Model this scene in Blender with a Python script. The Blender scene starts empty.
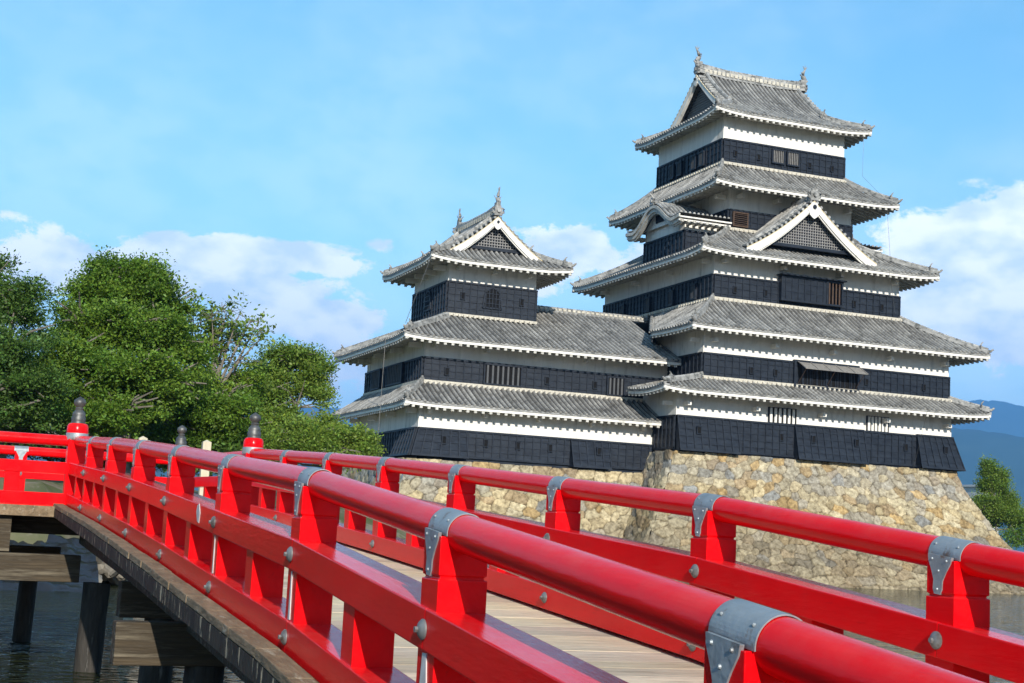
import bpy, bmesh, math, random
import numpy as np
from mathutils import Vector, Matrix
random.seed(7); rng = np.random.default_rng(7)
C = bpy.context.scene
R = math.radians
CAMZ = 1.85
# ---------------------------------------------------------------- camera
cd = bpy.data.cameras.new('camera'); cam = bpy.data.objects.new('camera', cd)
C.collection.objects.link(cam); C.camera = cam
RX = Vector((0.928153, -0.368911, 0.049362)); UX = Vector((-0.093487, -0.102697, 0.99031)); FX = Vector((0.360267, 0.923774, 0.129807))
FP = 1480.25
m = Matrix(((RX.x, UX.x, -FX.x, 0), (RX.y, UX.y, -FX.y, 0), (RX.z, UX.z, -FX.z, CAMZ), (0, 0, 0, 1)))
cam.matrix_world = m
cd.sensor_width = 36; cd.lens = FP*36/1024; cd.clip_start = .05; cd.clip_end = 60000
# ---------------------------------------------------------------- sun and sky
SUN = Vector((-.38, -2.3, 1.0)).normalized()
sun_el = math.asin(SUN.z); sun_rot = math.atan2(SUN.x, SUN.y) % (2*math.pi)
sd = bpy.data.lights.new('sun', 'SUN'); sd.energy = 5.0; sd.angle = R(.5); sd.color = (1, .955, .88)
so = bpy.data.objects.new('sun', sd); C.collection.objects.link(so)
so.rotation_euler = SUN.to_track_quat('Z', 'Y').to_euler()
W = bpy.data.worlds.new('World'); C.world = W; W.use_nodes = True
nt = W.node_tree; nt.nodes.clear()
def N(t, typ, **kw):
    n = t.nodes.new(typ)
    for k, v in kw.items(): setattr(n, k, v)
    return n
def L(t, a, b): t.links.new(a, b)
def val(t, sock, v):
    if hasattr(v, 'is_output') or isinstance(v, bpy.types.NodeSocket): t.links.new(v, sock)
    else: sock.default_value = v
def M(t, op, a, b=None, c=None, clamp=False):
    n = N(t, 'ShaderNodeMath', operation=op, use_clamp=clamp)
    val(t, n.inputs[0], a)
    if b is not None: val(t, n.inputs[1], b)
    if c is not None: val(t, n.inputs[2], c)
    return n.outputs[0]
def raydir(px, py):
    d = FX + RX*((px-512)/FP) - UX*((py-341.5)/FP); return d.normalized()
SKY_STRENGTH = .082
sky = N(nt, 'ShaderNodeTexSky', sky_type='NISHITA', sun_disc=False, sun_elevation=sun_el, sun_rotation=sun_rot, altitude=600, air_density=1.0, dust_density=.4, ozone_density=1.6)
skyc = N(nt, 'ShaderNodeHueSaturation'); skyc.inputs['Saturation'].default_value = 1.2; skyc.inputs['Value'].default_value = 1.72; skyc.inputs['Hue'].default_value = .478
L(nt, sky.outputs[0], skyc.inputs['Color'])
tc = N(nt, 'ShaderNodeTexCoord'); sep = N(nt, 'ShaderNodeSeparateXYZ'); L(nt, tc.outputs['Generated'], sep.inputs[0])
az = M(nt, 'ARCTAN2', sep.outputs[0], sep.outputs[1]); el = M(nt, 'ARCSINE', sep.outputs[2])
# cloud banks: azimuth/elevation centre, size, weight
CL = [(1000,268,85,56,2.1),(940,250,48,36,1.7),(1010,330,80,42,1.2),(905,300,40,36,.9),(1100,330,90,60,1.2),
      (562,252,52,27,1.4),(622,262,42,24,1.1),(530,272,55,26,.85),(690,330,120,40,.8),
      (245,255,100,17,1.5),(275,300,70,27,1.3),(335,320,50,26,1.2),(180,285,80,28,1.0),(60,262,70,28,1.3),(10,218,26,11,.5),(20,262,44,26,1.0),
      (390,247,26,11,.65),(340,372,70,28,.9),(880,14,70,16,.30),(-150,240,110,50,1.1),(-60,330,90,40,.9),(1250,250,80,50,1),(1400,330,120,60,1.1)]
acc = None
for (px, py, rx, ry, w) in CL:
    d = raydir(px, py); a0 = math.atan2(d.x, d.y); e0 = math.asin(d.z); ca = math.cos(e0)
    da = M(nt, 'MULTIPLY', M(nt, 'SUBTRACT', az, a0), FP/rx*ca); de = M(nt, 'MULTIPLY', M(nt, 'SUBTRACT', el, e0), FP/ry)
    q = M(nt, 'ADD', M(nt, 'MULTIPLY', da, da), M(nt, 'MULTIPLY', de, de))
    gss = M(nt, 'MULTIPLY', M(nt, 'EXPONENT', M(nt, 'MULTIPLY', q, -.7)), w)
    acc = gss if acc is None else M(nt, 'MAXIMUM', acc, gss)
mp = N(nt, 'ShaderNodeMapping'); mp.inputs['Scale'].default_value = (1, 1, 1.7); L(nt, tc.outputs['Generated'], mp.inputs[0])
nz = N(nt, 'ShaderNodeTexNoise'); nz.inputs['Scale'].default_value = 21; nz.inputs['Detail'].default_value = 9; nz.inputs['Roughness'].default_value = .68; nz.inputs['Distortion'].default_value = .25
L(nt, mp.outputs[0], nz.inputs[0])
nz2 = N(nt, 'ShaderNodeTexNoise'); nz2.inputs['Scale'].default_value = 5; nz2.inputs['Detail'].default_value = 4; L(nt, mp.outputs[0], nz2.inputs[0])
cov = M(nt, 'ADD', M(nt, 'MULTIPLY', M(nt, 'MULTIPLY', M(nt, 'SUBTRACT', nz.outputs[0], .46), 3.0), M(nt, 'MULTIPLY', acc, 1.5, clamp=True)), M(nt, 'SUBTRACT', acc, .50))
covs = N(nt, 'ShaderNodeMapRange', interpolation_type='SMOOTHSTEP'); L(nt, cov, covs.inputs[0]); covs.inputs[1].default_value = -.06; covs.inputs[2].default_value = .32
veil = M(nt, 'MULTIPLY', M(nt, 'SUBTRACT', nz2.outputs[0], .38, clamp=True), .55)
# low band of pale air towards the horizon
band = N(nt, 'ShaderNodeMapRange', interpolation_type='SMOOTHSTEP'); L(nt, el, band.inputs[0]); band.inputs[1].default_value = R(19); band.inputs[2].default_value = R(1); band.inputs[3].default_value = 0; band.inputs[4].default_value = .22
fac = M(nt, 'MAXIMUM', covs.outputs[0], M(nt, 'ADD', veil, band.outputs[0]), clamp=True)
ccol = N(nt, 'ShaderNodeValToRGB'); ccol.color_ramp.elements[0].position = .36; ccol.color_ramp.elements[0].color = (8.4, 9.9, 10.9, 1); ccol.color_ramp.elements[1].position = .58; ccol.color_ramp.elements[1].color = (13.5, 13.8, 13.6, 1)
nz3 = N(nt, 'ShaderNodeTexNoise'); nz3.inputs['Scale'].default_value = 26; nz3.inputs['Detail'].default_value = 5
mp3 = N(nt, 'ShaderNodeMapping'); mp3.inputs['Location'].default_value = (0, 0, -.02); L(nt, mp.outputs[0], mp3.inputs[0]); L(nt, mp3.outputs[0], nz3.inputs[0]); L(nt, nz3.outputs[0], ccol.inputs[0])
mx = N(nt, 'ShaderNodeMix', data_type='RGBA'); L(nt, M(nt, 'MULTIPLY', fac, .95), mx.inputs[0]); L(nt, skyc.outputs[0], mx.inputs[6]); L(nt, ccol.outputs[0], mx.inputs[7])
bg = N(nt, 'ShaderNodeBackground'); bg.inputs[1].default_value = SKY_STRENGTH; L(nt, mx.outputs[2], bg.inputs[0])
wo = N(nt, 'ShaderNodeOutputWorld'); L(nt, bg.outputs[0], wo.inputs[0])
C.view_settings.view_transform = 'Standard'; C.view_settings.look = 'None'; C.view_settings.gamma = 1; C.view_settings.exposure = .70
C.render.engine = 'CYCLES'
C.cycles.volume_bounces = 0; C.cycles.max_bounces = 8

# ================================================================ materials
def mat(name, col, rough=.6, spec=.5, var=None, vscale=3, detail=6, bump=0, bscale=20, metal=0, coat=0, tint=False, stain=None, sscale=1.2, smask=(.55, .7), emission=None, vstretch=(1,1,1)):
    """procedural surface: base colour col mixed to var by noise, optional stain blotches, optional per-face tint attribute, bump"""
    mt = bpy.data.materials.new(name); mt.use_nodes = True; t = mt.node_tree; b = t.nodes['Principled BSDF']
    b.inputs['Roughness'].default_value = rough; b.inputs['Specular IOR Level'].default_value = spec; b.inputs['Metallic'].default_value = metal
    b.inputs['Coat Weight'].default_value = coat; b.inputs['Coat Roughness'].default_value = .12
    g = N(t, 'ShaderNodeNewGeometry'); mpn = N(t, 'ShaderNodeMapping'); mpn.inputs['Scale'].default_value = vstretch; L(t, g.outputs['Position'], mpn.inputs[0])
    cur = None
    rgb = N(t, 'ShaderNodeRGB'); rgb.outputs[0].default_value = (*col, 1); cur = rgb.outputs[0]
    if var:
        n = N(t, 'ShaderNodeTexNoise'); n.inputs['Scale'].default_value = vscale; n.inputs['Detail'].default_value = detail; n.inputs['Roughness'].default_value = .65; L(t, mpn.outputs[0], n.inputs[0])
        r = N(t, 'ShaderNodeMapRange'); L(t, n.outputs[0], r.inputs[0]); r.inputs[1].default_value = .32; r.inputs[2].default_value = .68
        x = N(t, 'ShaderNodeMix', data_type='RGBA'); L(t, r.outputs[0], x.inputs[0]); L(t, cur, x.inputs[6]); x.inputs[7].default_value = (*var, 1); cur = x.outputs[2]
    if stain:
        n = N(t, 'ShaderNodeTexNoise'); n.inputs['Scale'].default_value = sscale; n.inputs['Detail'].default_value = 8; n.inputs['Roughness'].default_value = .7; L(t, mpn.outputs[0], n.inputs[0])
        r = N(t, 'ShaderNodeMapRange'); L(t, n.outputs[0], r.inputs[0]); r.inputs[1].default_value = smask[0]; r.inputs[2].default_value = smask[1]
        x = N(t, 'ShaderNodeMix', data_type='RGBA'); L(t, r.outputs[0], x.inputs[0]); L(t, cur, x.inputs[6]); x.inputs[7].default_value = (*stain, 1); cur = x.outputs[2]
    if tint:
        a = N(t, 'ShaderNodeAttribute', attribute_name='tint')
        x = N(t, 'ShaderNodeMix', data_type='RGBA', blend_type='MULTIPLY'); x.inputs[0].default_value = 1; L(t, cur, x.inputs[6]); L(t, a.outputs['Color'], x.inputs[7]); cur = x.outputs[2]
    L(t, cur, b.inputs['Base Color'])
    if bump:
        n = N(t, 'ShaderNodeTexNoise'); n.inputs['Scale'].default_value = bscale; n.inputs['Detail'].default_value = 6; L(t, mpn.outputs[0], n.inputs[0])
        bp = N(t, 'ShaderNodeBump'); bp.inputs['Strength'].default_value = bump; bp.inputs['Distance'].default_value = .02; L(t, n.outputs[0], bp.inputs['Height']); L(t, bp.outputs[0], b.inputs['Normal'])
    return mt
MT = {}
MT['plaster'] = mat('plaster', (.81,.775,.70), .85, .2, var=(.70,.665,.59), vscale=1.1, bump=.15, bscale=9, stain=(.42,.395,.34), sscale=1.0, smask=(.54,.74), vstretch=(2.2,2.2,.45))
MT['agedwhite'] = mat('weathered white eave timber', (.60,.57,.50), .85, .2, var=(.38,.36,.31), vscale=2.2, detail=8, stain=(.24,.22,.19), sscale=3.2, smask=(.52,.64))
MT['barwood'] = mat('grey window bar timber', (.06,.065,.07), .7, .3, var=(.10,.10,.10), vscale=4)
MT['boards'] = mat('black lacquered boards', (.007,.010,.016), .5, .22, var=(.020,.026,.036), vscale=1.7, bump=.35, bscale=7, stain=(.04,.04,.04), sscale=3, smask=(.6,.9), vstretch=(1,1,3))
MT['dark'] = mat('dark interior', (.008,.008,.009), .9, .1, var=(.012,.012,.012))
MT['tile'] = mat('grey roof tile', (.195,.188,.172), .5, .35, var=(.35,.335,.30), vscale=.9, detail=7, bump=.15, bscale=9, stain=(.10,.095,.085), sscale=1.4, smask=(.50,.66), tint=True)
MT['tilebed'] = mat('flat roof tile', (.050,.049,.047), .8, .2, var=(.085,.083,.078), vscale=3.2, detail=8, bump=.6, bscale=10, stain=(.035,.035,.035), sscale=1.6, smask=(.5,.65))
MT['ridge'] = mat('ridge tile', (.20,.195,.18), .55, .4, var=(.36,.35,.32), vscale=5, bump=.5, bscale=14, stain=(.10,.10,.09), sscale=3, smask=(.52,.62), tint=True)
MT['mortar'] = mat('weathered mortar', (.62,.57,.46), .9, .2, var=(.36,.33,.27), vscale=6, detail=8)
MT['ochre'] = mat('ochre edging', (.60,.47,.25), .8, .2, var=(.7,.6,.4), vscale=3)
MT['redframe'] = mat('brown window timber', (.05,.03,.02), .7, .3, var=(.09,.055,.035), vscale=8)
MT['cedar'] = mat('pale awning timber', (.30,.28,.25), .7, .3, var=(.18,.17,.16), vscale=8)
def redmat():
    mt = mat('red bridge paint', (.80,.0022,.006), .26, .12, var=(.66,.0015,.005), vscale=1.1, bump=.08, bscale=10, vstretch=(6,1,6))
    t = mt.node_tree; b = t.nodes['Principled BSDF']; src = b.inputs['Base Color'].links[0].from_socket
    g = N(t, 'ShaderNodeNewGeometry')
    n = N(t, 'ShaderNodeTexNoise'); n.inputs['Scale'].default_value = 11; n.inputs['Detail'].default_value = 10; n.inputs['Roughness'].default_value = .78; L(t, g.outputs['Position'], n.inputs[0])
    r = N(t, 'ShaderNodeMapRange'); L(t, n.outputs[0], r.inputs[0]); r.inputs[1].default_value = .712; r.inputs[2].default_value = .728
    x = N(t, 'ShaderNodeMix', data_type='RGBA'); L(t, r.outputs[0], x.inputs[0]); L(t, src, x.inputs[6]); x.inputs[7].default_value = (.62,.42,.40,1)
    n2 = N(t, 'ShaderNodeTexNoise'); n2.inputs['Scale'].default_value = 26; n2.inputs['Detail'].default_value = 5; L(t, g.outputs['Position'], n2.inputs[0])
    r2 = N(t, 'ShaderNodeMapRange'); L(t, n2.outputs[0], r2.inputs[0]); r2.inputs[1].default_value = .3; r2.inputs[2].default_value = .75; r2.inputs[3].default_value = .16; r2.inputs[4].default_value = .24
    # faded, dusty upper faces in uneven patches, pink sky sheen painted in
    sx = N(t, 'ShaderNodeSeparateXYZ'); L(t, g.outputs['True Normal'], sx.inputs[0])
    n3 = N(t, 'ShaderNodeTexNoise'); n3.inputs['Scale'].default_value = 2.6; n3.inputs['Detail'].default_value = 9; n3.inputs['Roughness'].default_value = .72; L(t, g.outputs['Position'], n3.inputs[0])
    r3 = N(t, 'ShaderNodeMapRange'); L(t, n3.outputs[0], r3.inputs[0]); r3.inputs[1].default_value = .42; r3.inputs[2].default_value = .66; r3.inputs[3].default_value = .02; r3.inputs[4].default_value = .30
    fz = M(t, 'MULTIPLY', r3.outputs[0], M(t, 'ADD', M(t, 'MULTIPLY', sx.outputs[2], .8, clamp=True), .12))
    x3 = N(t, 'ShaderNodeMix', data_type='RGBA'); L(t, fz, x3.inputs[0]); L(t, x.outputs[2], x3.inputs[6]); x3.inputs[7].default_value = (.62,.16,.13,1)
    # dark scuffs running along the timber
    mpv = N(t, 'ShaderNodeMapping'); mpv.inputs['Scale'].default_value = (14,1.6,14); L(t, g.outputs['Position'], mpv.inputs[0])
    n4 = N(t, 'ShaderNodeTexNoise'); n4.inputs['Scale'].default_value = 1.5; n4.inputs['Detail'].default_value = 7; n4.inputs['Roughness'].default_value = .7; L(t, mpv.outputs[0], n4.inputs[0])
    r4 = N(t, 'ShaderNodeMapRange'); L(t, n4.outputs[0], r4.inputs[0]); r4.inputs[1].default_value = .60; r4.inputs[2].default_value = .74; r4.inputs[3].default_value = 0; r4.inputs[4].default_value = .45
    x4 = N(t, 'ShaderNodeMix', data_type='RGBA'); L(t, r4.outputs[0], x4.inputs[0]); L(t, x3.outputs[2], x4.inputs[6]); x4.inputs[7].default_value = (.34,.006,.008,1)
    L(t, x4.outputs[2], b.inputs['Base Color']); L(t, r2.outputs[0], b.inputs['Roughness'])
    return mt
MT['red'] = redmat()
MT['metal'] = mat('dull grey strap metal', (.20,.225,.235), .5, .5, var=(.33,.36,.37), vscale=5, metal=.3, bump=.2, bscale=30, stain=(.17,.12,.09), sscale=11, smask=(.56,.66))
MT['boltmetal'] = mat('dull bolt metal', (.13,.135,.13), .5, .4, var=(.22,.225,.22), vscale=12, metal=.3, stain=(.10,.07,.05), sscale=15, smask=(.5,.62))
MT['bronze'] = mat('dark bronze', (.075,.075,.072), .5, .4, var=(.16,.155,.145), vscale=9, metal=.6)
MT['primer'] = mat('chipped primer', (.62,.60,.56), .7, .3, var=(.5,.45,.42), vscale=14)
MT['deck'] = mat('weathered deck plank', (.70,.59,.42), .8, .2, var=(.54,.45,.32), vscale=2.4, detail=9, bump=.6, bscale=9, stain=(.33,.27,.19), sscale=2.2, smask=(.52,.74), tint=True, vstretch=(1,9,4))
MT['oldwood'] = mat('old dark timber', (.085,.062,.036), .8, .25, var=(.012,.010,.008), vscale=2.2, detail=10, bump=.9, bscale=6, stain=(.22,.18,.12), sscale=2.2, smask=(.50,.72), vstretch=(.45,4,6))
MT['edgewood'] = mat('weathered edge timber', (.27,.19,.11), .8, .3, var=(.13,.09,.05), vscale=5, detail=10, bump=.8, bscale=12, stain=(.33,.28,.20), sscale=6, smask=(.58,.66), vstretch=(3,.8,3))
MT['pile'] = mat('wet dark pile', (.018,.016,.013), .75, .25, var=(.06,.052,.042), vscale=3, detail=9, bump=1.0, bscale=7, stain=(.16,.15,.13), sscale=2, smask=(.6,.7), vstretch=(4,4,.6))
MT['fasciawood'] = mat('black streaked timber', (.012,.011,.010), .7, .2, var=(.05,.042,.03), vscale=5, bump=.8, bscale=12, stain=(.34,.28,.19), sscale=4.5, smask=(.57,.61), vstretch=(1,2.6,.8))
MT['palewood'] = mat('pale new timber', (.62,.55,.40), .75, .3, var=(.5,.42,.28), vscale=3, vstretch=(4,4,.7))
MT['bark'] = mat('tree bark', (.14,.12,.095), .9, .2, var=(.24,.21,.17), vscale=5, bump=1, bscale=9)
MT['tarp'] = mat('black plastic sheet', (.012,.012,.014), .22, .6, var=(.02,.02,.022), vscale=3, bump=.3, bscale=8)
MT['concrete'] = mat('pale building wall', (.55,.55,.53), .8, .3, var=(.45,.45,.44), vscale=.5)
MT['glass'] = mat('dark window glass', (.04,.05,.06), .1, .5)
def stonemat():
    mt = mat('castle base stone', (1,1,1), .85, .25, tint=True, bump=1.0, bscale=6)
    t = mt.node_tree; b = t.nodes['Principled BSDF']; src = b.inputs['Base Color'].links[0].from_socket
    g = N(t, 'ShaderNodeNewGeometry')
    n = N(t, 'ShaderNodeTexNoise'); n.inputs['Scale'].default_value = 4.5; n.inputs['Detail'].default_value = 9; n.inputs['Roughness'].default_value = .7; L(t, g.outputs['Position'], n.inputs[0])
    cr = N(t, 'ShaderNodeValToRGB'); cr.color_ramp.elements[0].position = .35; cr.color_ramp.elements[0].color = (.42,.39,.34,1); cr.color_ramp.elements[1].position = .62; cr.color_ramp.elements[1].color = (1.12,1.1,1.04,1)
    L(t, n.outputs[0], cr.inputs[0])
    x = N(t, 'ShaderNodeMix', data_type='RGBA', blend_type='MULTIPLY'); x.inputs[0].default_value = 1; L(t, src, x.inputs[6]); L(t, cr.outputs[0], x.inputs[7]); L(t, x.outputs[2], b.inputs['Base Color'])
    return mt
MT['stone'] = stonemat()
def leafmat(name, c1, c2):
    mt = mat(name, c1, .5, .35, var=c2, vscale=.35, tint=True); t = mt.node_tree; b = t.nodes['Principled BSDF']; o = t.nodes['Material Output']
    src = b.inputs['Base Color'].links[0].from_socket
    tr = N(t, 'ShaderNodeBsdfTranslucent'); br = N(t, 'ShaderNodeBrightContrast'); L(t, src, tr.inputs[0])
    ms = N(t, 'ShaderNodeMixShader'); ms.inputs[0].default_value = .38; L(t, b.outputs[0], ms.inputs[1]); L(t, tr.outputs[0], ms.inputs[2]); L(t, ms.outputs[0], o.inputs[0])
    return mt
MT['leaf'] = leafmat('broad leaves', (.16,.265,.032), (.10,.20,.026))
MT['leaflight'] = leafmat('light leaves', (.19,.28,.045), (.13,.225,.034))
MT['needle'] = leafmat('dark needles', (.075,.15,.030), (.10,.185,.036))

# ================================================================ mesh helpers
class MB:
    def __init__(s): s.v = []; s.f = []; s.t = []
    def add(s, vs, fs, tint=None):
        o = len(s.v); s.v.extend([tuple(p) for p in vs]); s.f.extend([tuple(i+o for i in q) for q in fs])
        s.t.extend([tint if tint is not None else 1.0]*len(vs)); return o
    def box(s, x0, x1, y0, y1, z0, z1, tint=None):
        s.add([(x0,y0,z0),(x1,y0,z0),(x1,y1,z0),(x0,y1,z0),(x0,y0,z1),(x1,y0,z1),(x1,y1,z1),(x0,y1,z1)],
              [(0,3,2,1),(4,5,6,7),(0,1,5,4),(1,2,6,5),(2,3,7,6),(3,0,4,7)], tint)
    def obox(s, c, ax, ay, az, tint=None):
        """box with centre c and half-axis vectors"""
        c = Vector(c); ax = Vector(ax); ay = Vector(ay); az = Vector(az)
        vs = [c+ax*i+ay*j+az*k for k in (-1,1) for (i,j) in ((-1,-1),(1,-1),(1,1),(-1,1))]
        s.add(vs, [(0,3,2,1),(4,5,6,7),(0,1,5,4),(1,2,6,5),(2,3,7,6),(3,0,4,7)], tint)
    def prism(s, p, q, w, h, tint=None, side=None):
        """bar between p and q, w across (horizontal), h tall"""
        p = Vector(p); q = Vector(q); d = (q-p); dn = d.normalized()
        sd_ = Vector(side) if side else dn.cross(Vector((0,0,1)))
        if sd_.length < 1e-5: sd_ = Vector((1,0,0))
        sd_.normalize(); up = sd_.cross(dn)
        s.obox((p+q)/2, sd_*(w/2), d/2, up*(h/2), tint)
    def tube(s, pts, rad, n=8, cap=True, tint=None, squash=None):
        pts = [Vector(p) for p in pts]; o = len(s.v); rings = []
        vs = []; fs = []
        for i, p in enumerate(pts):
            d = (pts[min(i+1,len(pts)-1)]-pts[max(i-1,0)]).normalized()
            a = d.cross(Vector((0,0,1)))
            if a.length < .02: a = Vector((1,0,0))
            a.normalize(); b = a.cross(d)
            r = rad[i] if hasattr(rad,'__len__') else rad
            for k in range(n):
                th = 2*math.pi*k/n; vs.append(p+a*(math.cos(th)*r)+b*(math.sin(th)*r))
        for i in range(len(pts)-1):
            for k in range(n): fs.append((i*n+k, i*n+(k+1)%n, (i+1)*n+(k+1)%n, (i+1)*n+k))
        if cap: fs.append(tuple(range(n))[::-1]); fs.append(tuple((len(pts)-1)*n+k for k in range(n)))
        s.add(vs, fs, tint)
    def lathe(s, c, prof, n=20, tint=None):
        vs = []; fs = []
        for (r, z) in prof:
            for k in range(n): th = 2*math.pi*k/n; vs.append((c[0]+r*math.cos(th), c[1]+r*math.sin(th), c[2]+z))
        for i in range(len(prof)-1):
            for k in range(n): fs.append((i*n+k, i*n+(k+1)%n, (i+1)*n+(k+1)%n, (i+1)*n+k))
        fs.append(tuple(range(n))[::-1]); fs.append(tuple((len(prof)-1)*n+k for k in range(n)))
        s.add(vs, fs, tint)
    def build(s, name, material, parent=None, smooth=None, bevel=0, wtint=False):
        me = bpy.data.meshes.new(name); me.from_pydata(s.v, [], s.f); me.update()
        if any(t != 1.0 for t in s.t):
            a = me.color_attributes.new('tint', 'FLOAT_COLOR', 'POINT')
            arr = np.ones((len(s.v), 4), np.float32)
            for i, t in enumerate(s.t):
                if t != 1.0:
                    if hasattr(t, '__len__'): arr[i,:3] = t
                    else: arr[i,:3] = t
            a.data.foreach_set('color', arr.ravel())
        else:
            a = me.color_attributes.new('tint', 'FLOAT_COLOR', 'POINT'); a.data.foreach_set('color', np.ones(len(s.v)*4, np.float32))
        if bevel:
            bm = bmesh.new(); bm.from_mesh(me); bmesh.ops.bevel(bm, geom=[e for e in bm.edges if e.calc_face_angle(0) > .6], offset=bevel, segments=2, affect='EDGES', profile=.6); bm.to_mesh(me); bm.free()
        if smooth is not None:
            me.polygons.foreach_set('use_smooth', [True]*len(me.polygons)); me.set_sharp_from_angle(angle=R(smooth))
        me.materials.append(MT[material] if isinstance(material, str) else material)
        o = bpy.data.objects.new(name, me); C.collection.objects.link(o)
        if parent: o.parent = parent
        return o
def npmesh(name, verts, quads, material, tint=None, parent=None, smooth=True):
    me = bpy.data.meshes.new(name); nv = len(verts); nf = len(quads); k = quads.shape[1]
    me.vertices.add(nv); me.vertices.foreach_set('co', np.asarray(verts, np.float32).ravel())
    me.loops.add(nf*k); me.loops.foreach_set('vertex_index', np.asarray(quads, np.int32).ravel())
    me.polygons.add(nf); me.polygons.foreach_set('loop_start', np.arange(0, nf*k, k, dtype=np.int32)); me.polygons.foreach_set('loop_total', np.full(nf, k, np.int32))
    me.update(calc_edges=True); me.validate()
    a = me.color_attributes.new('tint', 'FLOAT_COLOR', 'POINT'); arr = np.ones((nv,4), np.float32)
    if tint is not None: arr[:,:3] = tint
    a.data.foreach_set('color', arr.ravel())
    if smooth: me.polygons.foreach_set('use_smooth', [True]*nf)
    me.materials.append(MT[material]); o = bpy.data.objects.new(name, me); C.collection.objects.link(o)
    if parent: o.parent = parent
    return o
def thing(name, label, cat, loc=(0,0,0), group=None):
    o = bpy.data.objects.new(name, None); C.collection.objects.link(o); o.location = loc; o.empty_display_size = .3
    o['label'] = label; o['category'] = cat
    if group: o['group'] = group
    return o
def tag(o, label, cat, group=None, kind=None):
    o['label'] = label; o['category'] = cat
    if group: o['group'] = group
    if kind: o['kind'] = kind
    return o
def child(o, root):           # parent keeping world coordinates (roots are translated, never rotated)
    o.parent = root; o.matrix_parent_inverse = Matrix.Translation(-root.location); return o
bpy_world = lambda px, py, Y: None
def at(px, py, Y):            # world point on the plane y = Y seen at a photo position: used only to plan real sizes and places
    d = FX + RX*((px-512)/FP) - UX*((py-341.5)/FP); t = Y/d.y; return Vector((d.x*t, Y, d.z*t+CAMZ))

# ================================================================ ground, water, hills
def smooth01(t): t = np.clip(t, 0, 1); return t*t*(3-2*t)
def moat_sd(x, y):
    """>0 on land. The moat lies between the near bank, the far left bank and the castle walls"""
    near = 2.2 - y + .05*x
    nx, ny = -.74, .67
    left = (x-4.0)*nx + (y-40.5)*ny           # bank running back to the castle's left
    left2 = y - 38.5 + .25*np.minimum(x, 4)*-.2
    l = np.minimum(left, np.where(x < 4, left2, 99)); l = np.where(x < 4, left2, left)
    right = y - 112
    far_r = x - 130
    far_l = -19 - x
    return np.maximum.reduce([near, l, right, far_r, far_l])
def axis(a, b, step, far):
    core = list(np.arange(a, b+1e-6, step)); o = []; d = step
    x = core[-1]
    while x < far: d *= 1.35; x += d; o.append(x)
    x = core[0]; d = step; n = []
    while x > -far: d *= 1.35; x -= d; n.append(x)
    return np.array(n[::-1]+core+o)
gx = axis(-40, 70, 1.0, 14000); gy = axis(-10, 118, 1.0, 14000)
X, Y = np.meshgrid(gx, gy); sdv = moat_sd(X, Y)
bumpy = .12*np.sin(X*1.3+Y*.7)+.1*np.sin(X*.45-Y*1.1)
Z = -1.6 + (1.6+.95)*smooth01((sdv+1.3)/2.6) + np.where(sdv > -.5, bumpy*.6, 0) + .5*smooth01((sdv-3)/14)
Z += np.where((X < 24)&(Y > 20)|(X < -16), 1.75*smooth01((sdv+.2)/4.2), 0)
Z += np.where(np.hypot(X, Y) > 400, -.5, 0)
idx = np.arange(X.size).reshape(X.shape)
q = np.stack([idx[:-1,:-1], idx[:-1,1:], idx[1:,1:], idx[1:,:-1]], -1).reshape(-1,4)
MT['ground'] = mat('bank earth and grass', (.17,.14,.09), .95, .1, var=(.07,.095,.03), vscale=.6, detail=9, bump=1, bscale=3, stain=(.20,.17,.12), sscale=.9, smask=(.55,.62))
g = npmesh('ground', np.stack([X, Y, Z], -1).reshape(-1,3), q, 'ground'); g['kind'] = 'structure'
def watermat():
    mt = bpy.data.materials.new('moat water'); mt.use_nodes = True; t = mt.node_tree; b = t.nodes['Principled BSDF']
    b.inputs['Base Color'].default_value = (.014,.017,.006,1); b.inputs['Roughness'].default_value = .05; b.inputs['IOR'].default_value = 1.33; b.inputs['Specular IOR Level'].default_value = .6
    g = N(t, 'ShaderNodeNewGeometry'); mpn = N(t, 'ShaderNodeMapping'); mpn.inputs['Scale'].default_value = (1,1.7,1); L(t, g.outputs['Position'], mpn.inputs[0])
    n = N(t, 'ShaderNodeTexNoise'); n.inputs['Scale'].default_value = 2.3; n.inputs['Detail'].default_value = 2.5; n.inputs['Roughness'].default_value = .5; n.inputs['Distortion'].default_value = .6; L(t, mpn.outputs[0], n.inputs[0])
    bp = N(t, 'ShaderNodeBump'); bp.inputs['Strength'].default_value = 1; bp.inputs['Distance'].default_value = .30; L(t, n.outputs[0], bp.inputs['Height']); L(t, bp.outputs[0], b.inputs['Normal'])
    return mt
MT['water'] = watermat()
wb = MB(); wb.add([(-60,-6,0),(135,-6,0),(135,116,0),(-60,116,0)], [(0,1,2,3)]); w_ = wb.build('water', 'water'); w_['kind'] = 'structure'
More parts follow.
